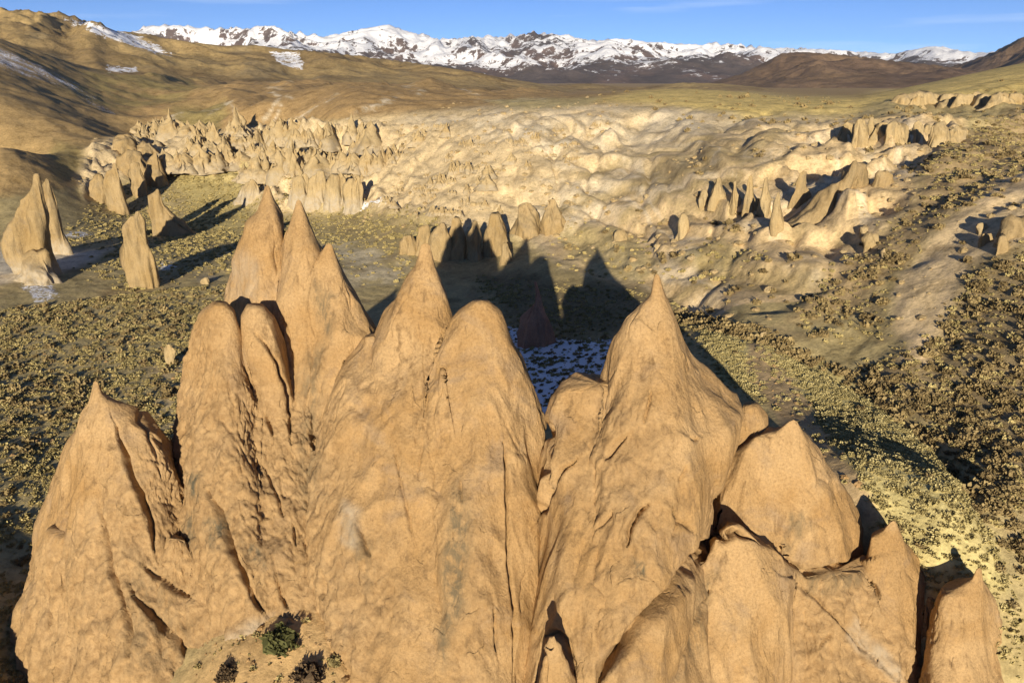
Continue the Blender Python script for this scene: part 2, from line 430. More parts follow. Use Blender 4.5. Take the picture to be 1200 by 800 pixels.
# ravines that run down the right-hand slope
ca, sa = math.cos(R(38)), math.sin(R(38))
m = rsl > 0.01
xr, yr = X[m] * ca + Y[m] * sa, -X[m] * sa + Y[m] * ca
rv = ridged2(xr / 70 + 0.3 * noise2(X[m] / 40, Y[m] / 40, 41), yr / 26 + 0.35 * noise2(X[m] / 30, Y[m] / 30, 42), 43, 4, 0.5)
H[m] += rsl[m] * (rv - 0.55) * 3.6 * np.clip(RR[m] / 220, 0.25, 1.3)
m = clf > 0.01
xm, ym = X[m], Y[m]
cf = ridged2(xm / 16 + 0.4 * noise2(xm / 9, ym / 9, 51), ym / 30, 52, 4, 0.55)
H[m] += clf[m] * ((cf - 0.5) * 4.0 + 2.2 * sstep(0.45, 0.6, 0.5 + noise2(xm / 30, ym / 14, 55)))
m = (rsl > 0.01) | (bad > 0.01)
rl = ridged2((X[m] * 0.9 - Y[m] * 0.35) / 7 + 0.8 * noise2(X[m] / 16, Y[m] / 16, 44), (X[m] * 0.35 + Y[m] * 0.9) / 24, 45, 5, 0.62)
H[m] += np.maximum(rsl, bad)[m] * (rl - 0.5) * 0.8 * sstep(80, 160, RR[m])
tz = sstep(-12, 16, poly_sd(WU, WV, [(540, 275), (600, 190), (640, 140), (760, 126), (1000, 128), (1125, 140), (1050, 250), (970, 330), (905, 392), (780, 348), (690, 318)])) * (RR > 95) * (RR < 700)
m = tz > 0.01
st_ = 4.6 + 1.2 * noise2(X[m] / 60, Y[m] / 60, 46)
tq = (H[m] + 1.6 * fbm2(X[m] / 22, Y[m] / 22, 47, 4, 0.6)) / st_
fq = tq - np.floor(tq)
H[m] += tz[m] * (0.35 + 0.65 * sstep(-0.2, 0.3, noise2(X[m] / 35, Y[m] / 35, 48))) * (sstep(0.62, 0.98, fq) - fq) * st_ * 0.6
for sp_l, sp_w, sp_h in (([(1290, 215), (1200, 245), (1110, 300), (1068, 350), (1064, 420)], 40, 1.8), ([(1010, 290), (950, 325), (880, 345)], 32, 0.8)):
    sd_, ss_, st2 = line_d(U, V, sp_l)
    H += sp_h * np.exp(-(sd_ / sp_w)**2) * (RR < 320) * (1 - 0.5 * st2) * (1 + 0.5 * fbm2(X / 12, Y / 12, 305, 4, 0.6))
m = np.maximum(np.maximum(rsl, tz), bad) > 0.01
mk = np.maximum(np.maximum(rsl, tz), 0.7 * bad)[m]
for cw, cd, ck in ((34, 1.4, 0.08), (15, 0.9, 0.10), (7, 0.45, 0.12)):
    wxn = X[m] + 0.35 * cw * noise2(X[m] / cw, Y[m] / cw, 301 + cw); wyn = Y[m] + 0.35 * cw * noise2(X[m] / cw + 5, Y[m] / cw, 302 + cw)
    cn = noise2(wxn / cw, wyn / (cw * 2.0), 303 + cw)
    H[m] -= mk * cd * np.exp(-(cn / ck)**2) * sstep(80, 130, RR[m])
# gully at the foot of the right-hand slope
GUL = [(740, 372), (800, 366), (850, 384), (910, 404), (960, 428), (1020, 462), (1080, 505), (1130, 560), (1165, 620), (1190, 690)]
gd, gs, gt = line_d(U, V, GUL)
gm = np.exp(-(gd / (5.0 + 5 * gt))**2) * (RR < 200) * (V > 300)
H -= gm * (0.9 + 0.8 * noise2(X / 6, Y / 6, 61))
# brown slope gullies below the plateau on the left, hillside folds
BRN = [(-400, -300), (230, -300), (700, 100), (600, 124), (450, 133), (300, 150), (180, 158), (135, 182), (60, 225), (-400, 260)]
brn = sstep(-6, 10, poly_sd(WU, WV, BRN)) * (RR > 180)
fold = ridged2(X / 130 + 0.3 * noise2(X / 90, Y / 90, 71), Y / 260, 72, 4, 0.5)
H += brn * (fold - 0.55) * 20 * sstep(60, 260, U) * sstep(300, 460, RR) * sstep(2400, 1100, RR)
H += brn * 3.0 * fbm2(X / 34, Y / 34, 75, 6, 0.55) * (RR < 2000)
# the sheet stays low under the foreground rocks
# ---- ground cover colours
soil = np.array([0.43, 0.345, 0.17]); Cc = np.ones(H.shape + (3,)) * soil
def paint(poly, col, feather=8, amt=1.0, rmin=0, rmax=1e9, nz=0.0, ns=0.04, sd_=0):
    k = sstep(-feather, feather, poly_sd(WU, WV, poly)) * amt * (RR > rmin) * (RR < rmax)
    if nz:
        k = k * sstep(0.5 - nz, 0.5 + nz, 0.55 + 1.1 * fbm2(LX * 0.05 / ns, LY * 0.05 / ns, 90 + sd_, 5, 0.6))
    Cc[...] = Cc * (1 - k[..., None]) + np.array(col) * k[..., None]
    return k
BROWN, OLIVE, PALE, WHITE, GRASS = (0.42, 0.29, 0.13), (0.33, 0.27, 0.105), (0.63, 0.49, 0.285), (0.70, 0.60, 0.43), (0.70, 0.535, 0.20)
TANP = (0.70, 0.53, 0.31)
paint([(-900, -300), (1900, -300), (1900, 112), (950, 120), (560, 130), (450, 135), (300, 152), (180, 162), (130, 185), (90, 222), (-900, 250)], BROWN, 6, rmin=180)
paint([(130, 110), (300, 92), (560, 104), (700, 112), (560, 128), (450, 134), (300, 150), (180, 158)], (0.40, 0.265, 0.12), 8, 0.8, rmin=180)
paint([(160, 60), (260, 90), (200, 120), (120, 130), (60, 100)], OLIVE, 10, 0.7, rmin=180, nz=0.3)
paint([(60, 165), (160, 180), (200, 190), (120, 200), (60, 215)], OLIVE, 8, 0.6, rmin=180)
paint([(210, 115), (260, 105), (250, 150), (190, 150)], OLIVE, 8, 0.8, rmin=180)
# pale gully streaks on the brown slope
for pl in ([(235, 128), (262, 108)], [(275, 145), (266, 120), (258, 112)], [(300, 142), (318, 122), (330, 108)], [(345, 142), (372, 124), (392, 112)],
           [(395, 146), (420, 130), (455, 118)], [(320, 140), (330, 120)], [(180, 150), (215, 130), (232, 118)], [(470, 96), (495, 110)], [(505, 88), (560, 118)],
           [(440, 128), (450, 118), (470, 112)], [(300, 88), (345, 108)], [(555, 120), (640, 118)]):
    d, s_, t_ = line_d(WU, WV, pl)
    k = (0.8 * np.exp(-(d / 2.6)**2) * (RR > 180) * sstep(-0.1, 0.25, fbm2(LX * 3, LY * 3, 99, 4, 0.65)))[..., None]; Cc[...] = Cc * (1 - k) + np.array(WHITE) * k
paint([(560, 260), (600, 180), (640, 128), (760, 122), (900, 134), (1010, 134), (960, 180), (860, 230), (760, 300), (660, 310)], (0.64, 0.51, 0.315), 12, 1.0, rmin=110, rmax=900)
paint(BAD, PALE, 7, rmin=150, rmax=900)
paint([(690, 250), (740, 190), (860, 150), (1000, 138), (1125, 138), (1128, 166), (1065, 185), (1085, 222), (1050, 252), (1010, 285),
       (990, 320), (940, 372), (905, 392), (860, 382), (780, 350), (700, 318), (640, 300), (640, 265)], (0.66, 0.49, 0.27), 10, 0.95, rmin=100, rmax=900)
paint([(470, 140), (600, 128), (760, 126), (890, 138), (830, 168), (720, 196), (640, 182)], WHITE, 10, 0.75, rmin=200, nz=0.35)
paint([(610, 250), (700, 205), (860, 160), (960, 150), (880, 190), (760, 235), (680, 262)], WHITE, 10, 0.6, rmin=150, nz=0.3, sd_=3)
for pl, wd in (([(640, 245), (700, 228), (790, 200), (880, 176)], 6), ([(760, 200), (840, 172), (930, 150)], 8), ([(690, 205), (760, 178), (840, 160)], 4),
               ([(720, 250), (800, 218), (870, 195)], 4), ([(800, 300), (850, 318), (900, 322), (960, 330)], 7), ([(770, 345), (830, 330), (900, 335), (990, 330)], 5)):
    d, s_, t_ = line_d(WU, WV, pl)
    k = (0.75 * np.exp(-(d / wd)**2) * (RR > 90))[..., None]; Cc[...] = Cc * (1 - k) + np.array((0.38, 0.29, 0.135)) * k
band = fbm2(LX * 0.5, H0 * 0.55 + 1.2 * noise2(LX * 0.7, LY * 0.7, 121), 122, 4, 0.6)
zone = sstep(-14, 14, poly_sd(WU, WV, [(600, 262), (640, 190), (760, 150), (900, 140), (1120, 140), (1120, 170), (1040, 250), (960, 330), (900, 390), (780, 345), (690, 315)])) * (RR > 100) * (RR < 800)
k = (0.5 * zone * sstep(0.15, 0.40, band))[..., None]; Cc[...] = Cc * (1 - k) + np.array((0.40, 0.31, 0.15)) * k
k = (0.55 * zone * sstep(0.05, 0.35, -band))[..., None]; Cc[...] = Cc * (1 - k) + np.array((0.74, 0.63, 0.45)) * k
paint([(690, 119), (760, 104), (830, 102), (930, 112), (1000, 114), (1100, 92), (1200, 72), (1700, 20), (1700, 120), (1180, 118), (1100, 112), (1000, 128), (880, 136), (780, 124)], GRASS, 5, 0.95, rmin=200, rmax=2000)
paint([(560, 118), (700, 114), (690, 124), (600, 128)], (0.5, 0.42, 0.2), 4, 0.7, rmin=200)
RS_SOIL = (0.42, 0.305, 0.16)
paint([(1120, 160), (1200, 125), (1700, 110), (1700, 215), (1200, 222), (1110, 262), (1040, 330), (1000, 365), (930, 380), (960, 325), (1010, 285), (1060, 250), (1090, 215), (1070, 190)], RS_SOIL, 12, 0.9, rmin=90, rmax=700)
paint([(1700, 330), (1200, 300), (1120, 330), (1085, 400), (1000, 440), (1090, 500), (1150, 570), (1700, 800)], (0.34, 0.255, 0.135), 14, 0.9, rmax=400)
paint([(1700, 180), (1200, 205), (1110, 265), (1050, 330), (1045, 395), (1080, 432), (1100, 372), (1130, 320), (1200, 292), (1700, 280)], TANP, 9, 0.85, rmin=80, rmax=500)
paint([(1045, 432), (1075, 395), (1090, 430)], TANP, 5, 0.9, rmax=300)
paint([(835, 272), (900, 300), (860, 315), (780, 300)], OLIVE, 9, 0.6, rmin=90, rmax=400)
paint([(645, 262), (720, 262), (770, 300), (740, 330), (660, 300)], (0.48, 0.385, 0.18), 8, 0.8, rmin=90, rmax=400)
paint([(815, 385), (870, 385), (900, 402), (960, 430), (1030, 474), (1090, 520), (1130, 565), (1160, 620), (1180, 690), (1110, 700), (1000, 590), (930, 490), (850, 450)], (0.56, 0.475, 0.215), 8, 0.95, rmax=200)
paint([(868, 392), (892, 398), (925, 440), (985, 530), (1035, 615), (1010, 620), (950, 540), (890, 470), (880, 430)], (0.47, 0.335, 0.185), 6, 0.9, rmax=200)
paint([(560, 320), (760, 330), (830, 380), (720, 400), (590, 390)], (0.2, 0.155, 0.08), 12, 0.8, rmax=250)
paint([(195, 188), (300, 205), (290, 255), (250, 285), (200, 285), (215, 235)], (0.48, 0.39, 0.165), 8, 0.9, rmin=90, rmax=500)
paint([(400, 250), (520, 252), (500, 285), (410, 285), (385, 268)], (0.36, 0.285, 0.14), 7, 0.9, rmin=90, rmax=400)
paint([(378, 292), (430, 286), (478, 302), (462, 330), (410, 336)], (0.58, 0.5, 0.34), 7, 0.85, rmin=90, rmax=300, nz=0.35)
paint([(-300, 296), (10, 290), (60, 296), (135, 288), (120, 300), (60, 326), (0, 338), (-300, 350)], (0.76, 0.67, 0.51), 6, 0.9, rmin=90, rmax=300)
paint([(222, 322), (250, 318), (258, 328), (232, 334)], (0.42, 0.35, 0.23), 4, 0.9, rmax=300)
paint([(165, 425), (260, 420), (240, 500), (190, 500)], TANP, 14, 0.45, rmax=200, nz=0.3)
# crumbs of bare dirt and darker soil everywhere on the near plain
k = 0.5 * sstep(0.1, 0.5, fbm2(X / 6, Y / 6, 95, 4)) * (RR < 220); Cc[...] = Cc * (1 - k[..., None]) + np.array((0.34, 0.25, 0.135)) * k[..., None]
k = (sstep(44, 38, RR) * (np.abs(TW) < 1.0))[..., None]; Cc[...] = Cc * (1 - k) + np.array((0.54, 0.36, 0.165)) * k
snow = np.zeros(H.shape)
def snowp(poly, amt, feather=6, rmin=0, rmax=1e9):
    global snow
    snow = np.maximum(snow, amt * sstep(-feather, feather, poly_sd(WU, WV, poly)) * (RR > rmin) * (RR < rmax))
snowp([(590, 385), (640, 400), (720, 398), (728, 440), (640, 490), (600, 470)], 0.80, 8, rmax=180)
snowp([(20, 336), (60, 332), (75, 348), (40, 356)], 0.52, 6, rmax=180)
snowp([(-100, 30), (0, 52), (60, 82), (100, 100), (90, 112), (40, 95), (0, 85), (-100, 70)], 0.68, 7, rmin=300)
snowp([(50, 80), (110, 105), (160, 150), (130, 140), (80, 112)], 0.55, 6, rmin=300)
snowp([(120, 76), (165, 78), (160, 86), (130, 86)], 0.6, 4, rmin=300)
# behind rocks, in hollows that stay in shade
for (a, b_, ru, rv) in ((190, 250, 22, 7), (185, 232, 16, 5), (90, 275, 26, 5), (195, 312, 16, 8), (285, 190, 14, 5), (430, 245, 30, 5)):
    snow = np.maximum(snow, 0.6 * np.exp(-((U - a) / ru)**2 - ((V - b_) / rv)**2) * (RR > 80) * (RR < 700))
snow *= np.where(RR > 250, 0.62 + 0.75 * fbm2(LX * 1.2, LY * 2.5, 131, 5, 0.65), 1.0)
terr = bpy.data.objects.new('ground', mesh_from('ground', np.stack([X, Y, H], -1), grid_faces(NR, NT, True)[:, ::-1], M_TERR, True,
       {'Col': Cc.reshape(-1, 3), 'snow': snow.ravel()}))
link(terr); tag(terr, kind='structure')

_THd = TH[:ND]
def gz(x, y):
    """ground height at x, y inside the fan in front of the camera"""
    th = math.atan2(x, y); l = math.log(math.hypot(x, y))
    a = np.clip((th - _THd[0]) / (_THd[-1] - _THd[0]), 0, 1) * (ND - 1.001)
    b = np.clip(np.interp(l, LR, np.arange(NR)), 0, NR - 1.001)
    i, j = int(b), int(a); fi, fj = b - i, a - j
    return H[i, j] * (1 - fi) * (1 - fj) + H[i, j + 1] * (1 - fi) * fj + H[i + 1, j] * fi * (1 - fj) + H[i + 1, j + 1] * fi * fj
def hit(u, v, rmin=20, rmax=3000):
    """where the ray of photo position (u,v) meets the ground"""
    te, az = tan_elev(u, v), azim(u, v)
    r = rmin
    while r < rmax:
        x, y = r * math.sin(az), r * math.cos(az)
        if CAMZ + r * te <= gz(x, y): return x, y, gz(x, y), r
        r *= 1.004
    return None

# ------------------------------------------------------------------ far hills and mountains
def make_range(name, sky, r0, rp, r1, zb, nth, nr, seed, wl, rough, mat, colf, asym=1.0):
    """a ridge whose crest follows a measured skyline, with eroded flanks"""
    su = np.array([s[0] for s in sky], float); sv = np.array([s[1] for s in sky], float)
    az = np.array([azim(a, b) for a, b in sky]); te = np.array([tan_elev(a, b) for a, b in sky])
    th = np.linspace(az[0], az[-1], nth); tgt = np.interp(th, az, te)
    r = np.concatenate([np.linspace(r0, rp, int(nr * 0.7), endpoint=False), np.linspace(rp, r1, nr - int(nr * 0.7))])
    T, Rg = np.meshgrid(th, r); x, y = Rg * np.sin(T), Rg * np.cos(T)
    pr = np.where(Rg < rp, np.clip((Rg - r0) / (rp - r0), 0, 1)**asym, np.clip((r1 - Rg) / (r1 - rp), 0, 1)**0.8)
    wx, wy = x + wl * 0.35 * noise2(x / wl, y / wl, seed + 1), y + wl * 0.35 * noise2(x / wl, y / wl, seed + 2)
    rd = ridged2(wx / wl, wy / wl, seed, 6, 0.52)
    h = pr * (1 - rough + rough * 1.3 * rd)
    # scale each column so that its highest visible point meets the skyline
    crest = CAMZ + tgt * rp - zb
    z = zb + h * crest
    el = ((z - CAMZ) / Rg).max(0)
    z = zb + (z - zb) * np.clip(np.convolve(np.pad((tgt + (CAMZ - zb) / rp) / (el + (CAMZ - zb) / rp), 4, 'edge'), np.ones(9) / 9, 'valid'), 0.5, 2)
    gx = np.gradient(z, axis=1) / (np.gradient(x, axis=1) + 1e-6); gy = np.gradient(z, axis=0) / np.gradient(Rg, axis=0)
    col, sn = colf(x, y, z, (z - zb) / np.maximum(crest, 1), np.hypot(gx, gy), pr, T)
    o = bpy.data.objects.new(name, mesh_from(name, np.stack([x, y, z], -1), grid_faces(nr, nth, False), mat, True, {'Col': col.reshape(-1, 3), 'snow': sn.ravel()}))
    link(o); tag(o, kind='structure'); return o
def cl(a, b, k): return np.array(a) * (1 - k[..., None]) + np.array(b) * k[..., None]

def col_mount(x, y, z, hr, sl, pr, T):
    n = fbm2(x / 500, y / 500, 140, 5, 0.6)
    lim = 0.40 + 0.24 * noise2(x / 1800, y / 1800, 141)
    rockp = sstep(0.0, 0.35, fbm2(x / 150, y / 150, 143, 6, 0.7) + 0.35 * np.clip(sl - 0.4, 0, 1))
    sn = np.clip(0.36 + 0.95 * (hr - lim + 0.55 * n) - 0.34 * rockp, 0.12, 0.80)
    return cl((0.10, 0.076, 0.064), (0.15, 0.098, 0.074), sstep(-0.3, 0.3, n)), sn
make_range('mountains', [(-200, 40), (0, 40), (100, 42), (150, 40), (170, 31), (200, 29), (240, 33), (290, 33), (315, 30), (345, 38), (380, 43), (430, 33), (455, 29), (478, 37),
      (520, 46), (560, 43), (600, 42), (625, 38), (660, 41), (698, 48), (722, 45), (760, 49), (800, 52), (850, 51), (900, 56), (950, 57), (1000, 60),
      (1050, 63), (1075, 57), (1097, 54), (1140, 62), (1200, 60), (1400, 60)], 4600, 7000, 9500, -20, 760, 120, 200, 1400, 0.60, M_MOUNT, col_mount)
def col_dark(x, y, z, hr, sl, pr, T):
    n = fbm2(x / 300, y / 300, 150, 5, 0.6)
    return cl((0.14, 0.092, 0.06), (0.23, 0.152, 0.086), sstep(-0.35, 0.35, n)), 0.42 * sstep(0.1, 0.4, fbm2(x / 140, y / 140, 151, 4)) * sstep(0.5, 0.9, hr)
def col_dark2(x, y, z, hr, sl, pr, T):
    c, s = col_dark(x, y, z, hr, sl, pr, T); return c, s * 0
make_range('mountain_spur', [(1070, 92), (1100, 82), (1130, 74), (1160, 63), (1200, 43), (1260, 30), (1420, 22)], 2600, 3800, 5200, -10, 240, 90, 220, 420, 0.5, M_MOUNT, col_dark)
make_range('dark_hills', [(560, 118), (620, 108), (680, 104), (740, 106), (790, 106), (830, 98), (868, 87), (895, 74), (915, 63), (940, 61), (970, 63), (1010, 67), (1060, 73), (1110, 78), (1160, 86), (1300, 84)],
      2000, 2900, 4200, -10, 420, 110, 230, 420, 0.42, M_MOUNT, col_dark2)
make_range('low_hills', [(480, 118), (560, 104), (620, 101), (690, 98), (740, 103), (800, 97), (850, 98), (905, 104), (950, 113), (1000, 122)],
      1350, 1800, 2400, 0, 300, 80, 240, 240, 0.3, M_HILL, lambda x, y, z, hr, sl, pr, T: (cl((0.27, 0.19, 0.09), (0.40, 0.29, 0.125), sstep(-.3, .3, fbm2(x / 150, y / 150, 160, 4))), np.zeros(x.shape)))
def col_brown(x, y, z, hr, sl, pr, T):
    n = fbm2(x / 150, y / 150, 170, 5, 0.6)
    c = cl((0.27, 0.188, 0.085), (0.42, 0.30, 0.13), sstep(-0.3, 0.3, n))
    k = sstep(0.22, 0.42, fbm2(x / 60, y / 160, 171, 4)) * 0.5
    c = c * (1 - k[..., None]) + np.array((0.33, 0.255, 0.14)) * k[..., None]
    u, v = proj(np.stack([x, y, z], -1))
    u = u + 10 * fbm2(x / 60, y / 60, 175, 3); v = v + 5 * fbm2(x / 60, y / 60, 176, 3)
    s = 0.62 * sstep(-5, 5, poly_sd(u, v, [(60, 15), (130, 32), (190, 52), (205, 66), (165, 60), (110, 40)]))
    s = np.maximum(s, 0.58 * sstep(-4, 4, poly_sd(u, v, [(315, 60), (350, 62), (360, 85), (330, 80)])))
    s = np.maximum(s, 0.56 * sstep(-4, 4, poly_sd(u, v, [(120, 76), (165, 78), (160, 86), (130, 86)])))
    return c, s
make_range('brown_hills', [(-300, -25), (-100, 5), (0, 10), (30, 12), (70, 16), (110, 25), (135, 36), (170, 40), (205, 47), (260, 54), (300, 53), (335, 58), (380, 61), (440, 68),
      (500, 76), (560, 86), (620, 96), (690, 106), (760, 112)], 900, 1600, 2400, 10, 520, 130, 250, 320, 0.36, M_HILL, col_brown)

# ------------------------------------------------------------------ traced rock spires
CRUMB = [([(25, 660), (100, 610), (150, 560), (215, 440), (300, 430), (345, 470), (400, 500), (385, 640), (440, 620), (470, 700), (430, 830), (10, 830)], 1.0, 22),
         ([(210, 380), (250, 375), (320, 520), (350, 700), (200, 640)], 0.8, 16),
         ([(355, 420), (385, 400), (395, 560), (350, 620)], 0.8, 10),
         ([(690, 445), (725, 455), (775, 490), (800, 600), (770, 680), (700, 640), (670, 560)], 0.65, 18),
         ([(925, 660), (1010, 665), (1060, 730), (1110, 830), (940, 830)], 1.0, 10),
         ([(540, 560), (575, 600), (580, 820), (520, 820), (535, 700)], 0.6, 12),
         ([(640, 700), (740, 660), (800, 720), (740, 830), (640, 830)], 0.35, 20),
         ([(1085, 690), (1110, 690), (1100, 760), (1085, 760)], 0.6, 8)]
STAIN = [([(525, 590), (540, 560), (555, 600), (545, 680), (530, 760), (515, 790), (520, 680)], 0.8, 10),
         ([(368, 330), (390, 345), (388, 400), (370, 380)], 0.75, 8),
         ([(355, 430), (378, 400), (375, 560), (352, 600)], 0.55, 10),
         ([(222, 550), (236, 555), (236, 590), (224, 585)], 1.0, 6),
         ([(240, 605), (262, 605), (262, 640), (246, 640)], 0.9, 6), ([(286, 635), (305, 640), (312, 665), (292, 658)], 0.9, 6),
         ([(212, 600), (232, 600), (230, 640), (215, 640)], 0.8, 6),
         ([(737, 655), (757, 660), (756, 675), (740, 672)], 1.0, 4), ([(820, 680), (845, 660), (815, 780), (790, 800)], 0.5, 10),
         ([(930, 598), (945, 596), (955, 615), (930, 650), (922, 650)], 0.55, 5), ([(930, 672), (1000, 665), (1010, 690), (950, 700)], 0.55, 8),
         ([(400, 590), (420, 610), (440, 640), (430, 700), (415, 660)], 0.45, 8), ([(150, 640), (210, 700), (250, 790), (150, 790)], 0.4, 20)]
WHITEZ = [([(405, 590), (425, 600), (420, 640), (395, 630)], 0.5, 8), ([(270, 290), (310, 310), (300, 352), (268, 350)], 0.35, 8),
          ([(230, 770), (290, 730), (320, 720), (300, 760), (250, 800)], 0.5, 8), ([(1000, 720), (1040, 760), (1060, 800), (1040, 800), (990, 740)], 0.5, 5)]
# (photo polyline, width px, depth m, lip m)
CRACKS = [([(834, 622), (818, 648), (790, 690), (760, 724), (735, 752), (706, 782), (698, 805)], 11, 2.0, 0.0), ([(834, 624), (850, 630), (862, 622), (890, 634)], 8, 1.2, 0.0),
          ([(135, 500), (150, 545), (165, 580), (178, 615), (182, 645)], 5, 0.9, 0.25), ([(115, 590), (122, 640), (135, 675), (150, 720), (152, 770)], 4, 0.6, 0.2),
          ([(58, 680), (56, 740)], 3, 0.5, 0.0), ([(155, 690), (190, 735), (225, 770), (240, 800)], 7, 0.8, 0.3), ([(165, 660), (205, 690), (225, 705)], 4, 0.5, 0.3),
          ([(245, 575), (262, 620), (280, 660), (300, 705), (310, 720)], 5, 0.9, 0.3), ([(310, 545), (325, 580), (333, 605)], 2.5, 0.4, 0.0),
          ([(322, 665), (330, 700), (338, 712)], 3, 0.5, 0.1), ([(300, 392), (325, 425), (338, 475), (340, 520)], 3, 0.5, 0.2),
          ([(312, 483), (318, 510)], 3, 0.5, 0.0), ([(365, 495), (368, 530)], 4, 0.6, 0.1), ([(344, 610), (346, 640)], 3, 0.4, 0.0), ([(380, 670), (380, 700)], 4, 0.5, 0.1),
          ([(415, 600), (425, 635), (432, 655)], 3, 0.5, 0.1), ([(497, 440), (497, 520), (490, 560)], 2.5, 0.18, 0.06), ([(463, 530), (475, 590), (482, 625)], 4, 0.25, 0.08),
          ([(590, 520), (596, 570), (600, 640), (602, 700), (604, 800)], 4, 0.9, 0.15), ([(578, 715), (584, 770)], 3, 0.5, 0.1), ([(538, 560), (541, 590)], 2.5, 0.3, 0.0),
          ([(640, 490), (645, 530), (642, 570)], 5, 1.2, 0.0), ([(677, 538), (655, 555), (640, 580), (628, 610)], 4, 0.7, 0.25), ([(620, 670), (610, 720)], 2, 0.3, 0.0),
          ([(735, 510), (718, 525), (708, 540)], 4, 0.6, 0.25), ([(762, 460), (755, 495)], 3, 0.5, 0.1), ([(718, 598), (712, 608), (698, 622)], 2.5, 0.35, 0.15),
          ([(765, 590), (748, 598), (740, 615), (735, 640)], 4.5, 0.9, 0.3), ([(783, 595), (795, 608), (812, 625)], 3, 0.5, 0.1), ([(795, 610), (785, 632)], 2.5, 0.35, 0.0),
          ([(806, 512), (815, 516), (822, 512)], 3, 0.45, 0.2), ([(803, 545), (795, 565)], 3, 0.4, 0.1), ([(840, 565), (833, 600), (832, 625)], 3, 0.3, 0.0),
          ([(905, 640), (925, 660), (945, 672), (990, 662), (1015, 655)], 4, 0.9, 0.5), ([(1022, 680), (1030, 700)], 5, 0.8, 0.0), ([(925, 680), (960, 705), (1000, 745), (1050, 800)], 3.5, 0.5, 0.3),
          ([(830, 690), (815, 725), (800, 760), (785, 800)], 6, 0.45, 0.1), ([(815, 665), (800, 695)], 5, 0.4, 0.0), ([(638, 760), (640, 800)], 3, 0.5, 0.0),
          ([(712, 770), (700, 800)], 8, 0.6, 0.0), ([(330, 365), (338, 390), (343, 440)], 3, 0.5, 0.0), ([(960, 760), (975, 740)], 2.5, 0.4, 0.0), ([(640, 745), (650, 740), (662, 752), (672, 775), (676, 800)], 5, 0.8, 0.0),
          ([(925, 655), (930, 620), (940, 600)], 2, 0.15, 0.12), ([(155, 470), (175, 510), (190, 560)], 4, 0.25, 0.1), ([(100, 560), (95, 640)], 4, 0.2, 0.08)]

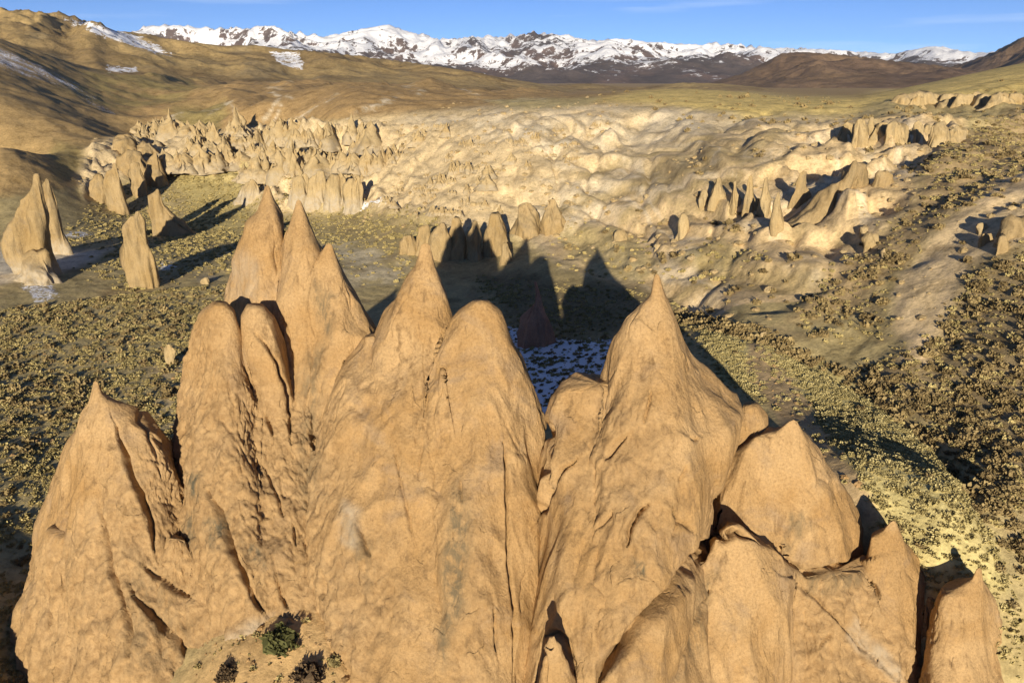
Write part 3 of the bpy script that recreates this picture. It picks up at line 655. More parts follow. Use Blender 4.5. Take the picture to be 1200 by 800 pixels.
def finish_spire(P, nl, nc, name, mat, parent, seed, hero, s=1.0, white_z=None, inner=None):
    """relief for a lofted grid: flutes, lumps, cracks, crumbling; then a mesh"""
    G_ = P.reshape(nl, nc, 3)
    def normals(Q):
        dv = np.empty_like(Q); dv[1:-1] = Q[2:] - Q[:-2]; dv[0] = Q[1] - Q[0]; dv[-1] = Q[-1] - Q[-2]
        du = np.roll(Q, -1, 1) - np.roll(Q, 1, 1)
        n = np.cross(du, dv); l = np.linalg.norm(n, axis=-1, keepdims=True); n = n / np.maximum(l, 1e-6)
        c = Q.mean(1, keepdims=True)
        return n * np.where(((n * (Q - c)).sum(-1).mean() < 0), -1, 1)
    N = normals(G_)
    rad = np.linalg.norm(G_ - G_.mean(1, keepdims=True), axis=-1)
    faces = grid_faces(nl, nc, True)
    if inner is not None:
        faces = faces[~inner.ravel()[faces].all(1)]
        used = np.unique(faces); remap = np.zeros(nl * nc, np.int64); remap[used] = np.arange(len(used)); faces = remap[faces]
        G_, N, rad = G_.reshape(-1, 3)[used], N.reshape(-1, 3)[used], rad.ravel()[used]
    x, y, z = G_[..., 0] / s, G_[..., 1] / s, G_[..., 2] / s
    tip = sstep(0.1, 2.2 if hero else 1.2, rad / s)
    u, v = proj(G_)
    nz = noise3(x / 7 + seed, y / 7, z / 9)
    fl = 1 - np.abs(noise3(x / 3.4 + 0.3 * nz + seed, y / 3.4, z / 34)) * 2.2
    fl2 = 1 - np.abs(noise3(x / 1.3 + seed * 2, y / 1.3, z / 16)) * 2.0
    d = (0.30 if hero else 0.55) * nz * s + 0.36 * s * (fl - 0.5) + 0.13 * s * (fl2 - 0.5) + 0.075 * s * fbm3(x / 2.2, y / 2.2, z / 6.5, 4, 0.55) + 0.035 * s * fbm3(x / 0.45, y / 0.45, z / 0.6, 3)
    if hero:
        wx_ = x + 1.1 * noise3(x / 2.6 + 3, y / 2.6, z / 3.5); wz_ = z + 1.6 * noise3(x / 2.6, y / 2.6 + 8, z / 3.5)
        f1, f2, idv = worley3(wx_ / 2.3, y / 2.3, wz_ / 6.0, 61)
        pm = sstep(-0.1, 0.3, noise3(x / 6 + 2.2, y / 6, z / 8))
        d += (0.15 * (idv - 0.5) - 0.09 * np.exp(-((f2 - f1) / 0.05)**2)) * pm
    d *= tip * (1.0 if hero else 2.5)
    crumb = np.zeros(u.shape); stain = np.zeros(u.shape); white = np.zeros(u.shape)
    if hero:
        du_ = 10 * noise3(x / 2.5, y / 2.5, z / 2.5 + 5); dv_ = 10 * noise3(x / 2.5 + 9, y / 2.5, z / 2.5)
        for p, a, f in CRUMB: crumb = np.maximum(crumb, a * sstep(-f, f, poly_sd(u + du_, v + dv_, p)))
        for p, a, f in STAIN: stain = np.maximum(stain, a * sstep(-f, f, poly_sd(u + du_ * .6, v + dv_ * .6, p)))
        for p, a, f in WHITEZ: white = np.maximum(white, a * sstep(-f, f, poly_sd(u + du_ * .6, v + dv_ * .6, p)))
        m = crumb > 0.02
        if m.any():
            xm, ym, zm = x[m], y[m], z[m]
            wx = xm + 0.7 * noise3(xm / 1.2, ym / 1.2, zm / 1.2); wz = zm + 0.7 * noise3(xm / 1.2 + 4, ym / 1.2, zm / 1.2)
            f1, f2, idv = worley3(wx / 1.0, ym / 1.0, wz / 2.3)
            e = 0.34 * (idv - 0.5) - 0.22 * np.exp(-((f2 - f1) / 0.09)**2)
            f1, f2, idv = worley3(wx / 0.42 + 3, ym / 0.42, wz / 0.8)
            e = e + 0.17 * (idv - 0.5) - 0.12 * np.exp(-((f2 - f1) / 0.12)**2)
            e = e + 0.42 * fbm3(xm / 1.5, ym / 1.5, zm / 2.6, 5, 0.62)
            d[m] += 0.52 * e * crumb[m]
        wu = u + 2.2 * noise3(x / 0.9, y / 0.9, z / 0.9); wv = v + 2.2 * noise3(x / 0.9 + 7, y / 0.9, z / 0.9)
        for p, w, dep, lip in CRACKS:
            us = [q[0] for q in p]; vs_ = [q[1] for q in p]
            m = (u > min(us) - 40) & (u < max(us) + 40) & (v > min(vs_) - 40) & (v < max(vs_) + 40)
            if not m.any(): continue
            dd, sd2, t = _line_d(wu[m], wv[m], p)
            tp = np.clip(np.minimum(t, 1 - t) * 5, 0.25, 1)
            d[m] += -dep * 1.15 * np.exp(-(dd / (w * 0.55 * tp))**2) + lip * np.exp(-dd / 14) * (sd2 > 0)
    else:
        crumb = 0.6 * sstep(-0.1, 0.35, noise3(x / 3 + seed, y / 3, z / 4))
        stain = 0.3 * sstep(0.1, 0.4, noise3(x / 2.2 + 3 * seed, y / 2.2, z / 12))
        if white_z is not None: white = 0.75 * sstep(white_z[1], white_z[0], G_[..., 2] + 0.6 * nz)
    G_ = G_ + N * d[..., None]
    o = bpy.data.objects.new(name, mesh_from(name, G_, faces, mat, True, {'crumb': crumb.ravel(), 'stain': stain.ravel(), 'white': white.ravel()}))
    link(o, parent); return o

def spire_def(left, right, Yd, fd, bd=0.8, q=0.8, zbase=-2.0, smooth=5, fmax=1.5):
    """levels of a traced rock: bearing centre/half-width, depth of axis, reach of the front, height"""
    v0 = left[0][1]; vv = np.arange(v0, 1250, 0.5)
    def ext(pts):
        a = np.array(pts, float); v = a[:, 1]; u = np.interp(vv, v, a[:, 0])
        k = max(len(a) - 3, 0); sl = (a[-1, 0] - a[k, 0]) / max(a[-1, 1] - a[k, 1], 1)
        return np.where(vv > v[-1], a[-1, 0] + sl * (vv - v[-1]), u)
    ul, ur = ext(left), ext(right)
    if smooth:
        k = np.exp(-np.linspace(-2, 2, smooth * 4 + 1)**2); k /= k.sum(); n = len(k) // 2
        for arr in (ul, ur):
            arr[:] = np.convolve(np.concatenate([2 * arr[0] - arr[n:0:-1], arr, arr[-n - 1:-1][::-1]]), k, 'valid')
    L, Rr = px(ul, vv, float(Yd)), px(ur, vv, float(Yd))
    keep = L[:, 2] > zbase
    L, Rr, vk = L[keep], Rr[keep], vv[keep]
    w = np.maximum((Rr[:, 0] - L[:, 0]) / 2, 0.03); xc = (L[:, 0] + Rr[:, 0]) / 2
    f = np.minimum(np.interp(vk, [p[0] for p in fd], [p[1] for p in fd]), fmax * w + 0.02 * np.maximum(w - 1.2, 0)**2 * 30)
    return dict(xc=xc, w=w, f=f, z=L[:, 2], Y=float(Yd), bd=bd, q=q)
def front_at(D, a, z):
    """depth of the front of rock D along bearing a = x/y at height z (inf where it does not reach)"""
    zz = D['z'][::-1]; it = lambda k: np.interp(z, zz, D[k][::-1])
    t = (a * D['Y'] - it('xc')) / it('w')
    y = D['Y'] - it('f') * np.maximum(1 - t * t, 0)**(D['q'] / 2)
    return np.where((np.abs(t) < 1) & (z < zz[-1]), y, 1e4)
def spire_build(name, D, others, parent, mat, seed, res=0.13, hero=True, white_z=None, s_rel=1.0, kb=0.5):
    xc, w, f, z = D['xc'], D['w'], D['f'], D['z']
    s = np.concatenate([[0], np.cumsum(np.hypot(np.hypot(np.diff(z), np.diff(w)), np.diff(f)))])
    nl = max(int(s[-1] / res), 8); si = np.linspace(0, s[-1], nl)
    it = lambda a: np.interp(si, s, a)
    xc, w, f, z = it(xc), it(w), it(f), it(z)
    wm, fm = w[int(nl * 0.7)], f[int(nl * 0.7)]; q = D['q']
    a = np.linspace(math.pi, 2 * math.pi, 600); e = np.cumsum(np.hypot(np.gradient(wm * np.cos(a)), np.gradient(fm * np.abs(np.sin(a))**q)))
    nf = max(int((e[-1] - e[0]) / res), 24)
    front = np.interp(np.linspace(e[0], e[-1], nf), e, a); back = np.linspace(0, math.pi, max(nf // 4, 8), endpoint=False)[1:]
    ph = np.concatenate([front, back + 2 * math.pi]); cs, sn = np.cos(ph), np.sin(ph); fr = sn < 0
    A_ = (xc[:, None] + w[:, None] * cs[None]) / D['Y']
    Yv = D['Y'] + np.where(fr, -(np.abs(sn)**q)[None] * f[:, None], sn[None] * (D['bd'] * w)[:, None])
    Z = np.broadcast_to(z[:, None], Yv.shape); inner = None
    if others:
        Yo = [front_at(o, A_, Z) for o in others]
        mn = np.minimum.reduce(Yo + [Yv])
        m = mn - kb * np.log(np.exp(-(Yv - mn) / kb) + sum(np.exp(-(y - mn) / kb) for y in Yo))
        hid = np.maximum(Yv - mn, 0)
        Yb = np.where(hid > 0, m + 0.04 + 0.7 * hid, m)
        Yb = Yv + (Yb - Yv) * sstep(2.2, 0.8, hid)
        edge = sstep(0.02, 0.35, np.abs(sn))[None]           # the outline itself stays put
        Yv = np.where(fr[None], Yv * (1 - edge) + Yb * edge, Yv)
        over = np.minimum.reduce([front_at(o, A_, Z + 1.0 * hid + 1.5) for o in others])
        inner = (hid > 1.6) & (over < Yv - 1.2) & (edge > 0.99) & fr[None]
    P = np.stack([A_ * Yv, Yv, Z], -1)
    P[0] = P[0].mean(0)
    return finish_spire(P, nl, len(ph), name, mat or M_HERO, parent, seed, hero, s=s_rel, white_z=white_z, inner=inner)
def spire(name, left, right, Yd, fd, bd=0.8, parent=None, mat=None, seed=1.0, q=0.9, zbase=-2.0, res=0.13, hero=True, smooth=5, white_z=None, s_rel=1.0):
    return spire_build(name, spire_def(left, right, Yd, fd, bd, q, zbase, smooth), [], parent, mat, seed, res, hero, white_z, s_rel)

def massif(name, at, label, cat, group=None):
    e = bpy.data.objects.new(name, None); link(e); e.empty_display_size = 2
    tag(e, label, cat, group); return e

m1 = massif('rock_massif', None, 'ochre sandstone massif of several fused pointed spires with a crumbling gullied face', 'rock formation')
DEFS = []
def S(par, lab, left, right, Yd, fd, seed=1.0, res=0.15, q=0.8, smooth=4, fmax=1.5, kb=0.45):
    DEFS.append((par, lab, spire_def(left, right, Yd, fd, 0.8, q, -9.0, smooth, fmax), seed, res, kb))
S(m1, 'farthest pale spire with a narrow waist and notch', [(311, 217), (306, 232), (299, 246), (288, 255), (284, 262), (283, 275), (277, 290), (273, 303), (275, 318), (271, 335), (267, 352), (262, 400), (255, 480)],
  [(315, 217), (322, 235), (332, 252), (336, 285), (345, 330), (352, 400), (360, 480)], 56.5, [(217, 0), (260, 2), (350, 4), (480, 9)], seed=1.3, res=0.16, smooth=3)
S(m1, 'sharp leaning spire in front of the pale one', [(348, 234), (343, 250), (334, 275), (328, 300), (322, 330), (312, 380), (305, 470)],
  [(352, 234), (362, 258), (368, 275), (378, 295), (390, 340), (400, 420), (410, 500)], 54.8, [(234, 0), (280, 2), (360, 4), (480, 9)], seed=2.7, res=0.16, smooth=3)
S(m1, 'pointed spire streaked with dark lichen', [(383, 285), (374, 300), (360, 325), (350, 350), (345, 400), (343, 460), (338, 560)],
  [(388, 285), (396, 303), (408, 328), (425, 358), (437, 377), (446, 400), (456, 460), (470, 560)], 53, [(285, 0), (350, 2.5), (450, 6.5), (560, 14), (640, 19)], seed=3.9, q=0.7)
S(m1, 'tall smooth spire with a small knob tip', [(494, 285), (487, 312), (470, 340), (452, 365), (436, 398), (422, 440), (408, 500), (395, 580), (385, 640)],
  [(503, 285), (511, 312), (522, 340), (528, 365), (538, 400), (552, 450), (572, 520), (595, 600)], 49, [(285, 0), (360, 2.2), (450, 6.5), (540, 11.5), (660, 18)], seed=4.4, q=0.6, kb=0.8)
S(m1, 'blunt round-topped spire', [(556, 351), (543, 361), (531, 375), (516, 400), (496, 440), (484, 500), (476, 560), (465, 640)],
  [(572, 351), (585, 366), (592, 385), (600, 405), (618, 440), (632, 470), (642, 510), (648, 560), (650, 620)], 45.5, [(351, .5), (400, 2.2), (480, 5.5), (560, 10), (660, 15)], seed=5.1, q=0.6, kb=0.8)
S(m1, 'smooth buttress running down from the spires', [(516, 430), (506, 480), (492, 540), (462, 620), (430, 720)], [(522, 430), (532, 480), (540, 540), (548, 620), (552, 720)], 43.6,
  [(430, 0), (500, 4.2), (580, 8.2), (720, 13.5)], seed=6.2, q=0.7, kb=0.7)
S(m1, 'rounded weathered shoulder with pitted face', [(250, 353), (238, 363), (228, 385), (220, 415), (213, 450), (208, 500), (205, 540)],
  [(265, 353), (276, 362), (285, 395), (297, 440), (310, 500), (320, 560)], 50, [(352, .8), (400, 2.5), (460, 5), (560, 12), (640, 17)], seed=7.7, q=0.6)
S(m1, 'rounded rib beside the pitted shoulder', [(290, 356), (283, 370), (284, 400), (290, 440), (292, 500), (290, 560)],
  [(308, 356), (322, 372), (333, 400), (340, 440), (344, 480), (347, 560)], 50, [(354, .8), (400, 2.5), (460, 5.5), (560, 12.5), (640, 17)], seed=8.3, q=0.6)
S(m1, 'crumbling gullied wall between the spires', [(225, 455), (208, 500), (190, 560), (160, 660)], [(330, 420), (370, 470), (400, 540), (430, 620)], 49.5,
  [(455, 1), (500, 5), (560, 11), (640, 17)], seed=9.6, q=0.4)
S(m1, 'crumbling wall joining the lone spire to the others', [(210, 530), (195, 600), (150, 700), (120, 800)], [(235, 520), (290, 600), (330, 700), (345, 800)], 47,
  [(520, .5), (600, 6), (700, 12), (800, 15)], seed=9.75, q=0.5)
S(m1, 'massive base fusing the middle spires', [(428, 394), (400, 430), (360, 520), (330, 640)], [(446, 394), (540, 405), (600, 450), (645, 540), (655, 650)], 48,
  [(394, 0), (450, 5), (520, 10), (640, 18), (700, 20)], seed=9.1, q=0.36, kb=0.7)
S(m1, 'broken lower lobe below the gullied wall', [(200, 630), (150, 700), (110, 800)], [(215, 630), (270, 710), (290, 800)], 41, [(630, .3), (720, 5), (800, 9)], seed=9.9, q=0.7)
S(m1, 'flaky lower rib under the smooth spire', [(420, 590), (395, 660), (380, 760)], [(440, 590), (475, 660), (495, 760)], 41, [(590, .3), (680, 5), (780, 11)], seed=9.3, q=0.7)
S(m1, 'broad lone spire with a crooked tip', [(110, 446), (105, 470), (91, 492), (78, 525), (65, 560), (52, 595), (44, 620), (42, 655), (34, 690), (22, 740)],
  [(114, 446), (120, 460), (135, 470), (158, 482), (185, 500), (203, 525), (214, 555), (228, 600), (245, 660)], 47, [(446, 0), (500, 2.4), (600, 7.5), (700, 15), (730, 16)], seed=10.4, q=0.7, smooth=3)
S(m1, 'low spur at the foot of the lone spire', [(60, 622), (44, 650), (36, 690), (13, 738), (10, 770), (14, 820)], [(110, 622), (140, 660), (160, 710), (175, 800)], 43.5,
  [(622, .4), (700, 4), (800, 9)], seed=11.5, q=0.5, smooth=2)

m2 = massif('rock_massif', None, 'ochre sandstone massif with one curved horn-like spire and overlapping slabs beside it', 'rock formation')
S(m2, 'tall curved horn-like spire', [(767, 321), (762, 345), (750, 358), (735, 375), (722, 395), (716, 415), (711, 433), (702, 460), (685, 520), (668, 600)],
  [(772, 321), (778, 340), (785, 358), (795, 385), (808, 408), (828, 437), (850, 460), (866, 474), (868, 482), (862, 505), (850, 532), (838, 562), (831, 590), (828, 640)],
  42, [(321, 0), (400, 2), (480, 5.5), (600, 11), (680, 13)], seed=12.8, smooth=2, q=0.6)
S(m2, 'low ragged shoulder beside the horn-like spire', [(666, 447), (655, 453), (645, 470), (640, 492), (639, 530), (628, 600), (612, 680)], [(700, 436), (735, 445), (760, 480), (780, 540), (800, 640)], 41.5,
  [(436, .4), (520, 4.2), (600, 9), (680, 12)], seed=13.2, q=0.5, smooth=2)
S(m2, 'pale lobe behind the horn-like spire', [(872, 472), (862, 490), (855, 540)], [(888, 472), (899, 487), (905, 520), (920, 600)], 45, [(472, .6), (540, 2.5)], seed=14.5, smooth=2)
S(m2, 'wide smooth slab rising to a small point', [(927, 492), (908, 507), (885, 512), (866, 530), (850, 550), (838, 575), (830, 600), (826, 640), (824, 700)],
  [(933, 492), (945, 515), (965, 548), (985, 580), (1005, 615), (1018, 650), (1022, 690), (1030, 760)], 43, [(492, 0), (560, 2), (640, 4.5), (700, 5)], seed=15.1, smooth=1, q=0.6, fmax=0.7)
S(m2, 'fluted front lobe with a deep shadowed cleft', [(852, 614), (838, 628), (815, 658), (790, 690), (760, 727), (735, 762), (712, 800)],
  [(864, 614), (890, 630), (914, 652), (926, 680), (930, 720), (935, 800)], 38.2, [(622, .4), (700, 3.5), (800, 8), (900, 10)], seed=16.3, q=0.6, smooth=2, fmax=0.9)
S(m2, 'fissured layered slab', [(945, 666), (928, 690), (922, 730), (915, 800)], [(1005, 662), (1030, 690), (1060, 740), (1100, 800)], 39.8, [(662, .6), (720, 3.5), (800, 8)], seed=17.4, q=0.45, smooth=2)
S(m2, 'curved blade-like spire', [(1045, 610), (1034, 620), (1019, 626), (1014, 650), (1005, 700), (995, 780)], [(1049, 610), (1060, 630), (1072, 655), (1085, 675), (1095, 700), (1108, 780)], 40.8,
  [(610, 0), (680, 2.5), (780, 7)], seed=18.6, smooth=1, fmax=0.7, q=0.7)
S(m2, 'outermost blade-like spire with a hooked tip', [(1145, 665), (1139, 677), (1120, 686), (1102, 691), (1095, 704), (1089, 740), (1080, 800)], [(1150, 665), (1153, 690), (1165, 720), (1180, 750), (1200, 778), (1228, 830)], 37.6,
  [(665, 0), (740, 2.4), (830, 7)], seed=19.8, smooth=1, fmax=0.6, q=0.7)
S(m2, 'low shadowed lobe between the blade-like spires', [(1088, 696), (1078, 740), (1065, 800)], [(1102, 694), (1125, 735), (1145, 800)], 39.6, [(694, .5), (760, 3), (830, 6)], seed=22.3, smooth=1, fmax=0.9)
S(m2, 'broad base below the horn-like spire', [(690, 500), (650, 570), (622, 650), (595, 740)], [(770, 500), (815, 570), (835, 640), (860, 740)], 41.5,
  [(500, 1), (600, 8), (700, 13)], seed=21.4, q=0.4, kb=0.6)
S(m2, 'small rounded lobe at the foot', [(645, 744), (638, 760), (634, 800)], [(654, 744), (665, 765), (674, 800)], 30, [(744, .3), (800, 1.2), (900, 3)], seed=20.9, fmax=0.8)
for i, (par, lab, D, seed, res, kb) in enumerate(DEFS):
    kind = next((w for w in ('spire', 'buttress', 'shoulder', 'rib', 'wall', 'spur', 'slab', 'lobe', 'base') if w in lab.split()), 'spire')
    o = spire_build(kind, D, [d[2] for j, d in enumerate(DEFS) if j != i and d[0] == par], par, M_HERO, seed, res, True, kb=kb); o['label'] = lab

# ------------------------------------------------------------------ traced rocks of the middle distance
def base_Y(u, v, dy=0.0):
    h = hit(u, v)
    return (h[1] if h else 150.0) + dy, (h[2] if h else 0.0)
def rock(name, label, cat, parts, group=None, mat=None, white=False, depth=1.0, q=0.9):
    """a traced rock; parts = [(left edge, right edge, photo v of its foot, shift back)]; one part makes one mesh"""
    many = len(parts) > 1
    root = massif(name, None, label, cat, group) if many else None
    for k, (le, ri, vb, dy) in enumerate(parts):
        uc = (le[-1][0] + ri[-1][0]) / 2
        Yb, zb = base_Y(uc, vb, dy)
        vt = le[0][1]; wpx = (ri[-1][0] - le[-1][0]) / 2; wm = wpx / F * Yb
        seed = 30 + le[0][0] * 0.137
        r_ = min(max(Yb / 800 * 1.3, 0.14), 0.5)
        o = spire(('pinnacle' if k else 'main_rock') if many else name, le, ri, Yb, [(vt, 0.15 * wm), (vb, depth * wm), (vb + 60, depth * wm * 1.1)], bd=0.9, parent=root, mat=mat or M_MID,
                  seed=seed, q=q, zbase=zb - 2.5, res=r_, hero=False, smooth=1, s_rel=min(max(wm / 4.0, 0.45), 2.0), white_z=(zb + 1, zb + 5) if white else None)
        if not many: tag(o, label, cat, group)
    return root

rock('rock_outcrop', 'tall split rock outcrop with pale foot on the shrubby plain', 'rock', [
    ([(38, 203), (32, 225), (20, 250), (12, 270), (8, 290), (12, 305), (20, 325)], [(45, 203), (50, 225), (55, 250), (58, 280), (60, 300), (65, 322)], 322, 0),
    ([(50, 209), (47, 230), (53, 260), (58, 295)], [(58, 212), (68, 235), (75, 262), (82, 285), (88, 300)], 298, 2),
    ([(36, 296), (28, 315), (20, 330)], [(52, 296), (62, 315), (72, 326)], 328, 0)], white=True)
rock('rock_pinnacle', 'leaning rock pinnacle with a fluted dark side on the plain', 'rock',
    [([(160, 247), (152, 254), (146, 270), (144, 295), (146, 315), (156, 336)], [(164, 247), (169, 262), (174, 285), (181, 300), (186, 322), (185, 336)], 336, 0)], depth=0.7)
rock('rock_pinnacle', 'smooth triangular rock fin behind the leaning pinnacle', 'rock',
    [([(183, 221), (176, 234), (170, 247), (175, 265), (181, 280)], [(186, 221), (195, 238), (206, 250), (217, 261), (226, 268)], 276, 0)], depth=0.5)
rock('rock_outcrop', 'jagged cluster of fused rock fins beside the olive meadow', 'rock', [
    ([(131, 191), (126, 200), (122, 220), (126, 240), (132, 250)], [(136, 191), (142, 215), (148, 235), (151, 248)], 249, 0),
    ([(112, 204), (105, 212), (104, 225), (108, 236)], [(120, 203), (124, 215), (128, 236)], 236, 0),
    ([(154, 190), (150, 205), (155, 226)], [(163, 192), (170, 212), (174, 228)], 228, 0),
    ([(180, 178), (172, 190), (168, 205), (172, 215)], [(185, 180), (192, 198), (199, 214)], 215, 0),
    ([(150, 176), (140, 186), (138, 200)], [(158, 176), (170, 190), (176, 204)], 208, 4)])
rock('rock_outcrop', 'low broken rock hump at the foot of the brown hillside', 'rock', [
    ([(140, 158), (130, 164), (128, 174)], [(148, 158), (158, 166), (162, 176)], 175, 0),
    ([(168, 168), (160, 174), (158, 184)], [(176, 168), (186, 176), (190, 184)], 184, 0)])
rock('standing_stone', 'small pale standing stone alone among the shrubs', 'rock', [([(195, 403), (193, 412), (194, 427)], [(200, 403), (206, 411), (204, 426)], 427, 0)], mat=M_PALE, depth=0.7)
M_RED = rock_material('rock_reddish', (0.40, 0.20, 0.125), (0.45, 0.25, 0.155), (0.30, 0.16, 0.10))
rock('rock_cone', 'slender reddish rock cone standing in shadow by the snow patch', 'rock',
    [([(626, 329), (621, 350), (612, 378), (606, 402)], [(629, 329), (636, 352), (643, 380), (648, 402)], 402, 0)], mat=M_RED)
for le, ri, vb in (([(514, 261), (507, 275), (504, 303)], [(520, 261), (527, 280), (529, 303)], 303), ([(530, 255), (525, 275), (524, 302)], [(538, 257), (544, 280), (546, 302)], 302),
                   ([(553, 258), (548, 280), (547, 304)], [(560, 258), (565, 280), (566, 304)], 304), ([(577, 251), (571, 270), (568, 298)], [(586, 252), (594, 270), (597, 294)], 296),
                   ([(590, 284), (586, 300), (585, 308)], [(596, 284), (600, 298), (602, 308)], 308), ([(494, 264), (488, 276), (486, 298)], [(500, 264), (505, 280), (507, 298)], 298),
                   ([(474, 276), (468, 284), (468, 296)], [(482, 276), (488, 286), (489, 296)], 297)):
    rock('rock_pillar', 'blunt rock pillar in the half-shaded row behind the massif', 'rock', [(le, ri, vb, 0)], 'row of blunt pillars behind the massif', depth=0.9)
rock('rock_outcrop', 'sunlit double-topped rock at the end of the pillar row', 'rock', [
    ([(613, 237), (606, 250), (600, 272)], [(622, 237), (632, 250), (637, 270)], 272, 0), ([(642, 233), (637, 250), (635, 266)], [(650, 235), (659, 255), (664, 268)], 268, 0)])
rock('rock_cliff', 'orange-tinged cliff spur with a deep shadowed notch', 'rock', [
    ([(1000, 188), (978, 212), (952, 242), (928, 268)], [(1004, 188), (1012, 204), (1018, 232), (1022, 262)], 262, 7),
    ([(938, 200), (930, 224), (916, 258)], [(946, 204), (950, 228), (940, 258)], 256, 4), ([(1030, 200), (1018, 220), (1010, 250)], [(1040, 202), (1056, 224), (1066, 250)], 250, 8)], mat=M_MID, depth=0.4, q=0.6)
for k, (u, vt, vb, w) in enumerate(((800, 250, 278, 8), (842, 208, 232, 9), (862, 212, 240, 8), (880, 205, 245, 10), (898, 208, 252, 9), (826, 222, 240, 7), (912, 225, 262, 8))):
    rock('rock_fin', 'small jagged rock fin on the slope below the notched cliff', 'rock',
         [([(u - 2, vt), (u - w * .6, (vt + vb) / 2), (u - w, vb)], [(u + 2, vt), (u + w * .5, (vt + vb) / 2), (u + w, vb)], vb, 0)], 'rock fins on the pale slope', mat=M_PALE, depth=0.8)
cr2 = random.Random(5)
def cliff(label, u0, u1, vt, vb, n, slope, wmul, mat=None, depth=0.8):
    parts = []
    for k in range(n):
        u = u0 + (u1 - u0) * (k + cr2.uniform(0.2, 0.8)) / n; w = (u1 - u0) / n * wmul * cr2.uniform(0.6, 1.3)
        dv = slope * (u - u0); t = vt + dv + cr2.uniform(0, 0.45) * (vb - vt); b_ = vb + dv + cr2.uniform(-2, 3)
        parts.append(([(u - w * .25, t), (u - w * .6, t + (b_ - t) * cr2.uniform(.15, .4)), (u - w, b_)], [(u + w * cr2.uniform(.1, .5), t + 1), (u + w * .8, t + (b_ - t) * cr2.uniform(.2, .5)), (u + w, b_)], b_, cr2.uniform(-1, 2)))
    rock('rock_cliff', label, 'cliff', parts, mat=mat or M_PALE, depth=depth)
cliff('bulging pale cliff of rounded knobs below the grassy ridge', 985, 1125, 134, 158, 13, 0.08, 1.1)
cliff('low pale cliff band near the top of the grassy ridge', 1055, 1235, 108, 122, 15, -0.02, 1.2, depth=0.4)
rock('rock_outcrop', 'leaning reddish outcrop with boulders on the shrubby slope', 'rock', [
    ([(1186, 258), (1176, 270), (1166, 290)], [(1204, 254), (1214, 272), (1222, 290)], 286, 3), ([(1152, 274), (1145, 282), (1142, 292)], [(1159, 274), (1166, 283), (1167, 292)], 292, 1), ([(1172, 276), (1168, 284), (1166, 294)], [(1178, 276), (1184, 286), (1186, 294)], 294, 0)], mat=M_MID, depth=0.5)
for (u, v, w) in ((1022, 283, 9), (1036, 297, 6), (1012, 272, 6), (1150, 268, 7), (728, 276, 7), (240, 330, 5), (895, 392, 3), (372, 292, 5)):
    rock('boulder', 'weathered boulder lying loose on the bare slope', 'boulder',
         [([(u - w * .5, v - w), (u - w, v - w * .3), (u - w * .9, v + w * .6)], [(u + w * .5, v - w), (u + w, v - w * .2), (u + w * .9, v + w * .6)], v + w * .6, 0)], 'loose boulders', mat=M_PALE)
for k, (u, vt, vb, w) in enumerate(((291, 210, 233, 15), (352, 203, 236, 14), (372, 200, 240, 12), (394, 202, 243, 15), (414, 206, 247, 14))):
    rock('tuff_cliff', ('low white-footed bluff standing apart from the other bluffs', 'white-footed bluff with a rounded top at the meadow edge')[k > 0], 'rock',
         [([(u - 3, vt + 3), (u - w * .7, vt + 10), (u - w, vb)], [(u + 2, vt + 4), (u + w * .4, vt + 12), (u + w * .6, vb)], vb, 0), ([(u + 2, vt), (u - w * .1, vt + 9), (u - w * .3, vb)], [(u + 7, vt + 1), (u + w * .8, vt + 8), (u + w, vb)], vb + 1, 1)],
         None if k == 0 else 'white-footed bluffs', mat=M_PALE, white=True, depth=0.8)

